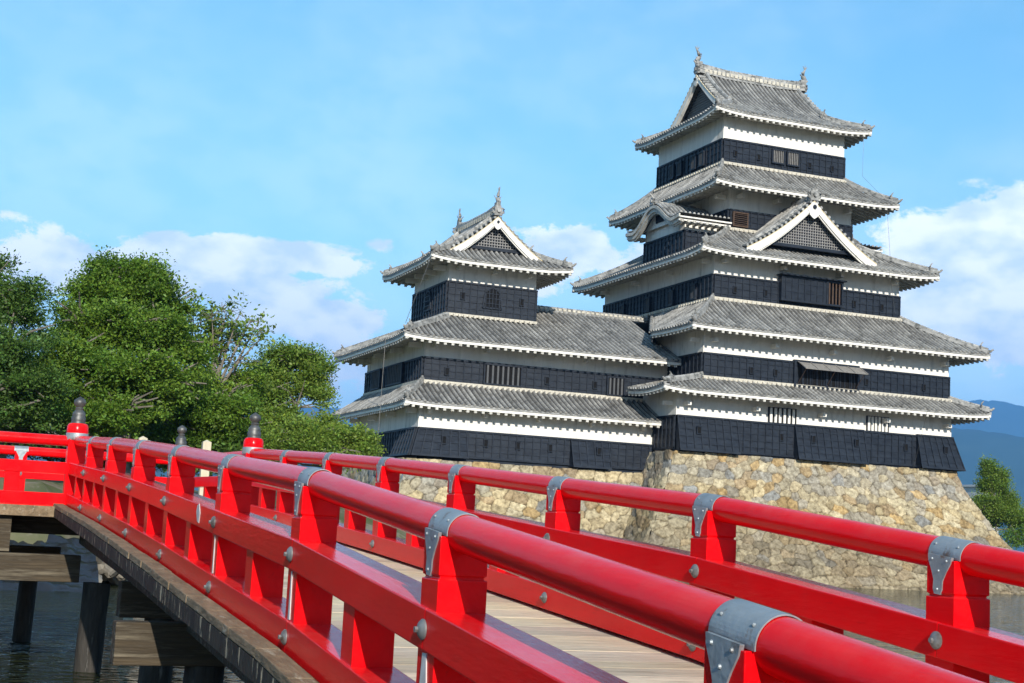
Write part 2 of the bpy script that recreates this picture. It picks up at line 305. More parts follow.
# hills: two forested ridges behind the castle
MT['forest'] = mat('forested hillside', (.025,.05,.03), .95, .1, var=(.04,.07,.04), vscale=.004, detail=10)
def hills(name, dist, depth, hf, a0=-40, a1=75, n=260):
    az_ = np.radians(np.linspace(a0, a1, n)); rr = np.linspace(0, 1, 26)
    A, T = np.meshgrid(az_, rr)
    H = hf(np.degrees(A))*np.sin(np.clip(T, 0, 1)*math.pi)**.8
    nzv = sum(np.sin(A*f*40+T*f*9+p)*np.sin(T*f*14+A*f*23+p*2)/f for f, p in ((1,.3),(2.1,1.7),(4.3,.9),(8.7,2.2),(15,1.1)))
    H = H*(1+.035*nzv) + 0
    Rr = dist+depth*T
    V = np.stack([Rr*np.sin(A), Rr*np.cos(A), H-3], -1).reshape(-1,3)
    ix = np.arange(A.size).reshape(A.shape); qq = np.stack([ix[:-1,:-1], ix[:-1,1:], ix[1:,1:], ix[1:,:-1]], -1).reshape(-1,4)
    o = npmesh(name, V, qq, 'forest'); o['kind'] = 'structure'; return o
def pxaz(px, py=430): d = raydir(px, py); return math.degrees(math.atan2(d.x, d.y))
HP = [(-400, 3.3),(-100,3.6),(100,3.9),(335,4.5),(500,4.2),(700,4.6),(900,5.2),(985,5.75),(1024,5.65),(1100,5.1),(1300,4.4),(1700,3.4)]
ha = [pxaz(p[0]) for p in HP]; hh = [p[1] for p in HP]
hills('hills', 9000, 5000, lambda a: 11500*np.tan(np.radians(np.interp(a, ha, hh))))
HP2 = [(-400, 2.0),(335,3.3),(800,3.9),(930,4.75),(1024,4.55),(1200,3.9),(1600,2.3)]
ha2 = [pxaz(p[0]) for p in HP2]; hh2 = [p[1] for p in HP2]
hills('hills', 5200, 2600, lambda a: 6500*np.tan(np.radians(np.interp(a, ha2, hh2))))

# ================================================================ castle: generic builders (castle axes = world axes)
def frame(side, x0, x1, y0, y1):
    """origin, along, outward and length of one side of a rectangle, seen from outside left to right"""
    return {'front': ((x0,y0),(1,0),(0,-1),x1-x0), 'right': ((x1,y0),(0,1),(1,0),y1-y0), 'back': ((x1,y1),(-1,0),(0,1),x1-x0), 'left': ((x0,y1),(0,-1),(-1,0),y1-y0)}[side]
def clad(mb, side, rect, z0, z1, s0=None, s1=None, off=.05, tilt=0, fl=0, fr=0, pitch=.45, row=.36, closed=False):
    """lapped boards with vertical battens; tilt kicks the foot outward, fl/fr widen the foot at either end"""
    (ox,oy),(ax,ay),(nx,ny),LN = frame(side, *rect)
    s0 = 0 if s0 is None else s0; s1 = LN if s1 is None else s1; H = z1-z0
    def P(s, h, o):
        k = 1-h/H; ss = s + (-fl*k*(1-(s-s0)/(s1-s0)) + fr*k*(s-s0)/(s1-s0)); oo = off+o+tilt*k
        return (ox+ax*ss+nx*oo, oy+ay*ss+ny*oo, z0+h)
    def slab(sa, sb, ha, hb, o, th=.06, o2=None):
        o2 = o if o2 is None else o2
        vs = [P(sa,ha,o-th),P(sb,ha,o-th),P(sb,ha,o),P(sa,ha,o),P(sa,hb,o2-th),P(sb,hb,o2-th),P(sb,hb,o2),P(sa,hb,o2)]
        mb.add(vs, [(0,3,2,1),(4,5,6,7),(0,1,5,4),(1,2,6,5),(2,3,7,6),(3,0,4,7)])
    nr = max(2, round(H/row)); rh = H/nr
    for i in range(nr): slab(s0, s1, i*rh, (i+1)*rh-.004, .034, .06, .0)
    nb = max(1, round((s1-s0)/pitch)); pw = (s1-s0)/nb
    for i in range(nb+1):
        s = s0+i*pw; w = .035 if 0 < i < nb else .055
        slab(max(s0,s-w), min(s1,s+w), 0, H, .066, .05)
    slab(s0, s1, H-.09, H+.01, .075, .08); slab(s0, s1, -.01, .09, .07, .08)
    if closed:
        for s in (s0, s1):
            a = P(s,0,.0); b = P(s,H,.0); c_ = P(s,0,-off-tilt-.03)
            e = (ax*.03*(1 if s == s0 else -1), ay*.03*(1 if s == s0 else -1))
            tri = [a, b, (c_[0], c_[1], c_[2]), (b[0]-nx*(off+.03), b[1]-ny*(off+.03), b[2])]
            vs = [(p[0], p[1], p[2]) for p in tri]+[(p[0]+e[0], p[1]+e[1], p[2]) for p in tri]
            mb.add(vs, [(0,1,3,2),(4,6,7,5),(0,4,5,1),(0,2,6,4),(2,3,7,6),(1,5,7,3)])
def opening(parent, side, rect, s, z, w, h, bars=5, off=.13, bar_mat='barwood', frame_mat='boards', name='window', horiz=False, fw=.08, back='dark', depth=.09, barw=.05):
    """framed opening with bars standing proud of the boards; s,z is its centre on that side"""
    (ox,oy),(ax,ay),(nx,ny),LN = frame(side, *rect)
    def B(mb, sa, sb, za, zb, oa, ob):
        p = [ (ox+ax*s_+nx*o_, oy+ay*s_+ny*o_) for s_ in (sa,sb) for o_ in (oa,ob)]
        xs = [a[0] for a in p]; ys = [a[1] for a in p]; mb.box(min(xs),max(xs),min(ys),max(ys),za,zb)
    f = MB(); o0 = off; o1 = off+depth
    B(f, s-w/2-fw, s+w/2+fw, z+h/2, z+h/2+fw, o0-.05, o1+.012); B(f, s-w/2-fw, s+w/2+fw, z-h/2-fw, z-h/2, o0-.05, o1+.012)
    B(f, s-w/2-fw, s-w/2, z-h/2, z+h/2, o0-.05, o1); B(f, s+w/2, s+w/2+fw, z-h/2, z+h/2, o0-.05, o1)
    fo = f.build(name, frame_mat); child(fo, parent)
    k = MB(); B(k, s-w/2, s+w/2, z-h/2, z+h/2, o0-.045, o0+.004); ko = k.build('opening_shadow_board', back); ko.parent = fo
    if bars:
        b = MB()
        for i in range(bars):
            if horiz: zz = z-h/2+h*(i+.5)/bars; B(b, s-w/2, s+w/2, zz-barw/2, zz+barw/2, o0+.006, o1-.01)
            else: ss = s-w/2+w*(i+.5)/bars; B(b, ss-barw/2, ss+barw/2, z-h/2, z+h/2, o0+.006, o1-.01)
        bo = b.build('bars', bar_mat); bo.parent = fo
    return fo
def storey(root, rect, z0, zt, z1, sides=('front','left','right','back'), skip_clad=()):
    x0,x1,y0,y1 = rect
    p = MB(); p.box(x0,x1,y0,y1,zt-.05,z1); child(p.build('plaster_wall','plaster'), root)
    k = MB(); k.box(x0+.02,x1-.02,y0+.02,y1-.02,z0-.2,zt-.05); child(k.build('timber_core','boards'), root)
    for s in sides:
        if s in skip_clad: continue
        m_ = MB(); clad(m_, s, rect, z0, zt); child(m_.build('board_cladding','boards'), root)
PITCH = .30
def rib(mb, pts, up=(0,0,1), r=.078, tile=.30, cap=True):
    """a run of round cover tiles along a polyline starting at the eave"""
    P = [Vector(p) for p in pts]; seg = [0]
    for a, b in zip(P, P[1:]): seg.append(seg[-1]+(b-a).length)
    LN = seg[-1]
    if LN < .12: return
    n = max(1, round(LN/tile)); vs = []; fs = []; tn = []
    def ev(d):
        d = min(max(d,0),LN)
        for i in range(len(seg)-1):
            if d <= seg[i+1]+1e-9: t = (d-seg[i])/max(1e-9, seg[i+1]-seg[i]); return P[i].lerp(P[i+1], t), (P[i+1]-P[i]).normalized()
        return P[-1], (P[-1]-P[-2]).normalized()
    K = 5; ring = 0; rt = random.uniform(.78,1.22)
    for i in range(n):
        tt = rt*random.choice((.86,.94,.98,1.0,1.0,1.03,1.08,1.16))
        for j, (d, rr) in enumerate(((LN*i/n, r*1.06), (LN*(i+1)/n, r*.9))):
            c, dr = ev(d); a = dr.cross(Vector(up)).normalized(); b = a.cross(dr)
            for k in range(K):
                th = math.pi*k/(K-1); vs.append(c + a*(math.cos(th)*rr) + b*(math.sin(th)*rr*1.3)); tn.append(tt)
            ring += 1
            if ring > 1:
                o = (ring-2)*K
                for k in range(K-1): fs.append((o+k, o+k+1, o+K+k+1, o+K+k))
    if cap: fs.append(tuple(range(K))[::-1])
    o = len(mb.v); mb.v.extend([tuple(p) for p in vs]); mb.f.extend([tuple(i+o for i in q_) for q_ in fs]); mb.t.extend(tn)
def ridge_run(mb, pts, w=.26, h=.26, capr=.10, courses=2):
    """stacked ridge tiles with a round cap following a polyline (points on the roof surface)"""
    P = [Vector(p) for p in pts]
    # resample
    Q = []
    for a, b in zip(P, P[1:]):
        n = max(1, int((b-a).length/.32))
        for i in range(n): Q.append(a.lerp(b, i/n))
    Q.append(P[-1])
    for a, b in zip(Q, Q[1:]):
        for c in range(courses):
            hh = h/courses; ww = w*(1+.22*((c+1)%2)) ; up = Vector((0,0,1))
            mb.prism(a+up*(hh*(c+.5)-.03), b+up*(hh*(c+.5)-.03), ww, hh*.92, tint=random.uniform(.8,1.25))
        mb.tube([a+Vector((0,0,h)), b.lerp(a,.06)+Vector((0,0,h))], [capr*1.05, capr*.92], n=8, tint=random.uniform(.75,1.3))
def onigawara(mb, p, out, s=1.0):
    """end tile: a round-shouldered plate with curled horns and a boss"""
    p = Vector(p); o = Vector(out).normalized(); a = o.cross(Vector((0,0,1))).normalized(); up = Vector((0,0,1))
    mb.obox(p+up*.16*s, a*.20*s, o*.06*s, up*.20*s, .9)
    mb.obox(p+up*.36*s, a*.13*s, o*.055*s, up*.10*s, 1.1)
    mb.tube([p+o*.03*s+up*.2*s, p+o*.14*s+up*.2*s], .10*s, 8, tint=1.2)
    for sg in (-1,1): mb.tube([p+a*sg*.14*s+up*.05*s, p+a*sg*.28*s+up*.14*s, p+a*sg*.29*s+up*.30*s, p+a*sg*.20*s+up*.36*s], [.07*s,.065*s,.045*s,.02*s], 6, tint=1.0)
    mb.tube([p+up*.42*s, p+up*.56*s+o*.08*s, p+up*.66*s+o*.2*s], [.075*s,.06*s,.045*s], 7, tint=1.15)
def roof_side(root, side, ro, ri, zo, zi, sag=.35, upt=.14, zi_fn=None, eave=True, smin=None, smax=None, Dmax=None, wall_off=None, parts=None):
    """one slope of a hipped roof between outer rect ro (eave) and inner rect ri"""
    (ox,oy),(ax,ay),(nx,ny),LN = frame(side, *ro)
    i0,i1,j0,j1 = ri
    dd = {'front': (j0-ro[2], i0-ro[0], ro[1]-i1), 'right': (ro[1]-i1, j0-ro[2], ro[3]-j1), 'back': (ro[3]-j1, ro[1]-i1, i0-ro[0]), 'left': (i0-ro[0], ro[3]-j1, j0-ro[2])}[side]
    D, kl, kr = dd[0], dd[1]/dd[0], dd[2]/dd[0]
    rise = zi-zo
    def z(s, d):
        t = d/D; hd = min(s-kl*d, (LN-s)-kr*d); hd = max(0, hd)
        u = upt*max(0, 1-hd/2.6)**2.2 if upt else 0
        return zo + rise*(t+sag*(t*t-t)) + u*max(0,1-t)**1.5
    def P(s, d, dz=0): return Vector((ox+ax*s-nx*d, oy+ay*s-ny*d, z(s,d)+dz))
    sm = min(0, kl*D) if smin is None else smin; sM = LN if smax is None else smax
    Dm = D if Dmax is None else Dmax
    # bed
    ND = 9; NS = max(8, int(LN/.6)); vs = []; fs = []
    for j in range(ND+1):
        d = Dm*j/ND
        a = max(kl*d, sm) if smin is not None else kl*d; b = min(LN-kr*d, sM)
        for i in range(NS+1): vs.append(P(a+(b-a)*i/NS, d))
    for j in range(ND):
        for i in range(NS): o = j*(NS+1)+i; fs.append((o, o+1, o+NS+2, o+NS+1))
    bed = parts['bed']; rb = parts['ribs']; bed.add(vs, fs)
    # thickness under the eave (tile edge)
    n = int(LN/PITCH); p0 = (LN-n*PITCH)/2; neg = int(max(0,-kl*D)/PITCH)
    for i in range(-neg, n+1):
        s = p0+i*PITCH
        if s < sm or s > sM: continue
        dm = Dm; ds = s/kl if s < 0 and kl < 0 else 0
        if kl > 0: dm = min(dm, s/kl)
        if kr > 0: dm = min(dm, (LN-s)/kr)
        if dm-ds < .1: continue
        K = max(2, int(dm/.6)+1)
        rib(rb, [P(s, ds+(dm-ds)*k/K - (.05 if k == 0 and ds == 0 else 0), .0) for k in range(K+1)])
    if eave:
        ef = parts['fascia']; rf = parts['rafters']; te = parts['edge']
        sm = max(0, sm); NS2 = max(6, int((sM-sm)/.5)); st = [sm+(sM-sm)*i/NS2 for i in range(NS2+1)]
        for a, b in zip(st, st[1:]):
            # dark tile edge band, white fascia
            for (mb, top, bot, o0, o1) in ((te, .0, -.11, -.01, .12), (ef, -.11, -.25, .03, .16)):
                qa, qb = P(a, 0), P(b, 0)
                vs = []
                for p in (qa, qb):
                    for o_, zz in ((o0,top),(o1,top),(o1,bot),(o0,bot)): vs.append(Vector((p.x-nx*o_, p.y-ny*o_, p.z+zz)))
                mb.add(vs, [(0,1,2,3),(7,6,5,4),(0,4,5,1),(1,5,6,2),(2,6,7,3),(3,7,4,0)])
        wo_ = wall_off if wall_off else D*.6
        nr = int(LN/.42); q0 = (LN-nr*.42)/2
        for i in range(nr+1):
            s = q0+i*.42
            if s < sm or s > sM: continue
            e = P(s, .0); ln = wo_
            ln = min(ln, max(.25, s-.05), max(.25, LN-s-.05))
            A = Vector((e.x-nx*.05, e.y-ny*.05, e.z-.315)); B_ = Vector((e.x-nx*ln, e.y-ny*ln, e.z-.315+.22*ln))
            dvec = (B_-A); hw = Vector((ax,ay,0))*.075; dn = dvec.normalized(); upv = Vector((0,0,.058))
            rf.obox((A+B_)/2, hw, dvec/2, upv)
        # soffit
        vs = []
        for s in st:
            e = P(s, 0); ii = wo_+.1
            s2 = min(max(s, ii), LN-ii) if LN > 2*ii else LN/2
            e2 = Vector((ox+ax*s2-nx*ii, oy+ay*s2-ny*ii, zo-.25+.22*ii))
            vs += [Vector((e.x-nx*.1, e.y-ny*.1, e.z-.22)), e2]
        k = len(st); parts['soffit'].add(vs, [(2*i, 2*i+1, 2*i+3, 2*i+2) for i in range(k-1)])
    return P, D, kl, kr, LN
def new_parts(): return {k: MB() for k in ('bed','ribs','fascia','rafters','edge','soffit','ridge','band')}
def finish_roof(root, parts):
    bed = parts['bed'].build('roof', 'tilebed', smooth=40); child(bed, root)
    for k, nm, mt_ in (('ribs','round_tiles','tile'),('edge','eave_tiles','ridge'),('fascia','eave_fascia','plaster'),('rafters','rafter_ends','agedwhite'),('soffit','soffit','agedwhite'),('ridge','hip_ridge','ridge'),('band','flashing','mortar')):
        if parts[k].v:
            o = parts[k].build(nm, mt_, smooth=35 if k in ('ribs','ridge') else None); o.parent = bed
            if k == 'ribs': o['kind'] = 'stuff'
    return bed
def hip(parts, P, kl, D, left=True, LN=0, kr=0, dmax=None, oni=True, inset=.05, ornament_at=0):
    dm = dmax or D; pts = []
    for k in range(9):
        d = dm*(1-k/8.0)*1.0 + 0.0
        s = kl*d if left else LN-kr*d; pts.append(P(s, d, .05))
    e = pts[-1]; b = pts[-2]; dr = (e-b).normalized()
    pts2 = pts[:-1]+[e-dr*.1]
    ridge_run(parts['ridge'], pts2, .22, .20, .085)
    hd = Vector((dr.x, dr.y, 0)).normalized()
    if oni: onigawara(parts['ridge'], e-dr*.55+Vector((0,0,.1)), hd, .62)
    parts['ridge'].tube([e-dr*.5+Vector((0,0,.06)), e+Vector((0,0,.12)), e+hd*.16+Vector((0,0,.24))], [.10,.085,.05], 7, tint=1.1)
def skirt_roof(root, ro, ri, zo, zi, wall_off, sag=.3, upt=.14, sides=('front','left','right','back'), rng_=None, bandrect=True, nohip=(), rects=None):
    parts = new_parts(); got = {}
    for s in sides:
        kw = (rng_ or {}).get(s, {})
        r1, r2 = (rects or {}).get(s, (ro, ri)); got[s] = roof_side(root, s, r1, r2, zo, zi, sag, upt, wall_off=wall_off, parts=parts, **kw)
    order = ['front','right','back','left']
    for s in sides:
        if s in nohip: continue
        P, D, kl, kr, LN = got[s]; hip(parts, P, kl, D, True)   # hip at the left end of each side
    x0,x1,y0,y1 = ri; t = .10; zb = zi+.02; b = parts['band']
    for s in sides:
        (ox,oy),(ax,ay),(nx,ny),LN = frame(s, *ri)
        c = Vector((ox+ax*LN/2+nx*.09, oy+ay*LN/2+ny*.09, zb)); b.obox(c, Vector((ax,ay,0))*(LN/2+.1), Vector((nx,ny,0))*.09, (0,0,.09))
        k = int(LN/.3)
        for i in range(k+1): b.obox(Vector((ox+ax*(LN*i/k)+nx*.2, oy+ay*(LN*i/k)+ny*.2, zb-.03)), Vector((ax,ay,0))*.06, Vector((nx,ny,0))*.06, (0,0,.06))
    return finish_roof(root, parts), got
def shachi(root, p, facing, s=1.0):
    """fish ridge ornament, head down on the ridge, tail curling up"""
    f = Vector(facing); mb = MB(); up = Vector((0,0,1)); p = Vector(p)
    mb.obox(p+up*.05*s, f*.22*s, f.cross(up)*.14*s, up*.10*s, .9)
    pts = [(.22,.16),(.10,.26),(.0,.42),(.0,.60),(.07,.76),(.16,.90),(.2,1.02)]; rd = [.12,.16,.15,.12,.085,.055,.03]
    mb.tube([p+f*a*s+up*b*s for a, b in pts], [r*s for r in rd], 9, tint=1.0)
    sd_ = f.cross(up)
    for (a, b, c_, d_) in ((.16,.90,-.02,1.16),(.16,.90,.32,1.14),(.18,.92,.16,1.22),(-.04,.42,-.2,.56),(-.02,.6,-.16,.74),(.05,.34,.26,.46)):
        mb.tube([p+f*a*s+up*b*s, p+f*c_*s+up*d_*s], [.05*s,.012*s], 5, tint=.95)
    for sg in (-1,1): mb.tube([p+f*.02*s+up*.4*s+sd_*sg*.1*s, p+f*-.08*s+up*.62*s+sd_*sg*.26*s], [.05*s,.015*s], 5)
    o = mb.build('fish_ornament', 'ridge', smooth=50); child(o, root); return o
def gable_face(root, c, along, out, half, zbase, ztop_fn, w_barge=.42, lattice=True, recess=.35, hb=None, trim='ochre', pend=1.0):
    """curved white bargeboards, lattice and pendant in a triangular gable. c: xy of the centre on the verge plane; ztop_fn(w): roof surface height at distance w from the centre"""
    a = Vector(along); o = Vector(out); c = Vector((c[0], c[1], 0)); n = 14
    mb = MB(); tr = MB()
    for sg in (-1, 1):
        for i in range(n):
            w0 = half*i/n; w1 = half*(i+1)/n
            for (M_, t0, t1, o0, o1) in ((mb, -.08, -.08-w_barge, -.02, .06), (mb, -.08-w_barge*.55, -.12-w_barge*1.12, -.12, -.03), (tr, -.06, -.10, .05, .085)):
                vs = []
                for w in (w0, w1):
                    f_ = 1+.25*(w/half); zt = ztop_fn(w)
                    for oo, zz in ((o0, t0), (o1, t0), (o1, t1*f_ if t1 < -.1 else t1), (o0, t1*f_ if t1 < -.1 else t1)):
                        vs.append(c+a*(sg*w)+o*oo+Vector((0,0,zt+zz)))
                fs = [(0,1,2,3),(7,6,5,4),(0,4,5,1),(1,5,6,2),(2,6,7,3),(3,7,4,0)]
                M_.add(vs, fs)
    bo = mb.build('gable', 'plaster'); child(bo, root); t_ = tr.build('verge_trim', trim); t_.parent = bo
    # back board following the slope
    k = MB(); vs = []; fs = []; hb = hb or half
    m_ = 20
    for i in range(m_+1):
        w = -hb+2*hb*i/m_; vs.append(c+a*w-o*recess+Vector((0,0,min(zbase-.0, ztop_fn(abs(w))-.1)))); vs.append(c+a*w-o*recess+Vector((0,0,max(zbase, ztop_fn(abs(w))-.1))))
    for i in range(m_): fs.append((2*i,2*i+2,2*i+3,2*i+1))
    k.add(vs, fs); ko = k.build('gable_panel', 'boards'); ko.parent = bo
    if lattice:
        l = MB()
        w = -hb
        while w < hb:
            top = ztop_fn(abs(w))-.35
            if top > zbase+.12: l.obox(c+a*w-o*(recess-.05)+Vector((0,0,(zbase+top)/2)), a*.02, o*.02, Vector((0,0,(top-zbase)/2)))
            w += .16
        zz = zbase+.1
        while zz < ztop_fn(0)-.4:
            ww = 0
            while ww < hb and ztop_fn(ww)-.35 > zz: ww += .05
            if ww > .1: l.obox(c-o*(recess-.085)+Vector((0,0,zz)), a*ww, o*.012, Vector((0,0,.02)))
            zz += .16
        lo = l.build('gable_lattice', MT['latticewood']); lo.parent = bo
    b_ = MB(); b_.obox(c-o*(recess-.14)+Vector((0,0,zbase-.02)), a*(hb*.93), o*.1, Vector((0,0,.09))); b2 = b_.build('gable_beam', 'boards'); b2.parent = bo
    # pendant
    g_ = MB(); z0 = ztop_fn(0)-w_barge*1.15; s = pend
    prof = [(0,.25),(.16,.22),(.2,.05),(.36,.0),(.40,-.16),(.27,-.24),(.25,-.38),(.12,-.5),(0,-.58)]
    outl = [(x,z) for x,z in prof]+[(-x,z) for x,z in prof[-2:0:-1]]
    nn = len(outl); vs = [c+o*.10+a*(x*s)+Vector((0,0,z0+z*s)) for x,z in outl]+[c+o*.02+a*(x*s)+Vector((0,0,z0+z*s)) for x,z in outl]
    g_.add(vs, [tuple(range(nn)), tuple(range(nn,2*nn))[::-1]]+[(i,(i+1)%nn,nn+(i+1)%nn,nn+i) for i in range(nn)])
    go = g_.build('pendant', 'plaster'); go.parent = bo
    h_ = MB(); h_.tube([c+o*.09+Vector((0,0,z0+.02*s)), c+o*.17+Vector((0,0,z0+.02*s))], .11*s, 6); ho = h_.build('boss', 'boards'); ho.parent = bo
    return bo
MT['latticewood'] = mat('grey lattice timber', (.30,.29,.27), .8, .3, var=(.22,.21,.2), vscale=5)
def irimoya(root, rect, ov, zo, ag, rg, zr, axis_, wall_off, sag=.55, upt=.2, sides_only=None):
    """hip-and-gable roof. rect = walls, ov = overhang, ag = gable plane distance from centre, rg = verge distance, axis_ = 'x' or 'y' ridge direction"""
    x0,x1,y0,y1 = rect; ro = (x0-ov,x1+ov,y0-ov,y1+ov); cx = (x0+x1)/2; cy = (y0+y1)/2
    parts = new_parts()
    hx = (ro[1]-ro[0])/2; hy = (ro[3]-ro[2])/2
    hd = hy if axis_ == 'x' else hx          # run from eave to ridge
    hl = hx if axis_ == 'x' else hy          # half length along the ridge
    rise = zr-zo
    prof = lambda d: (lambda t: zo + rise*(t+sag*(t*t-t)))(d/hd)
    main = ('front','back') if axis_ == 'x' else ('left','right')
    ends = ('right','left') if axis_ == 'x' else ('back','front')
    dg = hl-ag                                # how far the end skirts run in
    zi = prof(dg+.0)
    # lower band of main sides and end skirts: a hipped skirt with 45 degree corners
    if axis_ == 'x': ri = (ro[0]+dg, ro[1]-dg, ro[2]+dg, ro[3]-dg)
    else: ri = (ro[0]+dg, ro[1]-dg, ro[2]+dg, ro[3]-dg)
    t_ = dg/hd; sag2 = None
    # choose the skirt's sag so that its profile equals prof on [0, dg]
    sg_ = sag*t_/(1-sag*(1-t_))
    for s in ('front','right','back','left'):
        res = roof_side(root, s, ro, ri, zo, zi, sg_, upt, wall_off=wall_off, parts=parts)
        hip(parts, res[0], res[2], res[1], True)
    # upper main slopes from dg to ridge, between the verges, as strips and ribs
    for s in main:
        (ox,oy),(ax,ay),(nx,ny),LN = frame(s, *ro); mid = LN/2
        P = lambda s_, d, dz=0: Vector((ox+ax*s_-nx*d, oy+ay*s_-ny*d, prof(d)+dz))
        vs = []; ND = 10; NS = 14; d0 = hl-rg
        for j in range(ND+1):
            d = d0+(hd-d0)*j/ND
            for i in range(NS+1): vs.append(P(mid-rg+2*rg*i/NS, d, .012))
        parts['bed'].add(vs, [(j*(NS+1)+i, j*(NS+1)+i+1, (j+1)*(NS+1)+i+1, (j+1)*(NS+1)+i) for j in range(ND) for i in range(NS)])
        n = int(LN/PITCH); p0 = (LN-n*PITCH)/2
        for i in range(n+1):
            s_ = p0+i*PITCH
            if abs(s_-mid) > rg-.45: continue
            K = 10; rib(parts['ribs'], [P(s_, dg+(hd-dg)*k/K) for k in range(K+1)], cap=False)
        for sg in (-1,1):
            # descending ridges and verge tiles
            pts = [P(mid+sg*(rg-.55), hd-(hd-dg*1.02)*k/10, .03) for k in range(11)]
            ridge_run(parts['ridge'], pts, .24, .24, .09)
            dr = (pts[-1]-pts[-2]).normalized(); onigawara(parts['ridge'], pts[-1]+Vector((0,0,.02)), Vector((nx,ny,0)), .8)
            d = d0+.12
            while d < hd-.15:
                a = P(mid+sg*(rg+.04), d, .03); b = P(mid+sg*(rg-.42), d, .06); parts['ridge'].tube([a,b], .085, 7, tint=random.uniform(.75,1.3)); d += .26
    # main ridge
    rp = [Vector((cx-rg-.02 if axis_=='x' else cx, cy if axis_=='x' else cy-rg-.02, zr+.10)), Vector((cx-(rg*.5 if axis_=='x' else 0),cy-(0 if axis_=='x' else rg*.5),zr-.06)), Vector((cx+(rg*.5 if axis_=='x' else 0),cy+(0 if axis_=='x' else rg*.5),zr-.06)), Vector((cx+rg+.02 if axis_=='x' else cx, cy if axis_=='x' else cy+rg+.02, zr+.10))]
    rr = MB(); ridge_run(rr, rp, .34, .52, .12, courses=4)
    ad = Vector((1,0,0)) if axis_=='x' else Vector((0,1,0))
    onigawara(rr, rp[0]+Vector((0,0,-.05)), -ad, 1.15); onigawara(rr, rp[3]+Vector((0,0,-.05)), ad, 1.15)
    ro_ = rr.build('main_ridge', 'ridge', smooth=35); child(ro_, root)
    mb2 = MB(); L_ = rg*2-.8; sd_ = Vector((0,1,0)) if axis_=='x' else Vector((1,0,0)); k = int(L_/.3)
    for i in range(k):
        for sg in (-1,1): mb2.obox(Vector((cx,cy,zr+.2))+ad*(-L_/2+(i+.5)*L_/k)+sd_*sg*.19, ad*.10, sd_*.03, Vector((0,0,.12)))
    m2 = mb2.build('ridge_openwork', 'mortar'); m2.parent = ro_
    bed = finish_roof(root, parts)
    # gable faces
    zb = prof(dg)+.08
    for sg in (-1,1):
        out = ad*sg; c = (cx+out.x*rg, cy+out.y*rg); al = Vector((0,0,1)).cross(out)
        gable_face(root, c, al, out, hd-(hl-rg)-.05, zb, lambda w: prof(hd-w), w_barge=.34, recess=rg-ag-.02, hb=hd-dg, pend=.75)
    return ro, prof

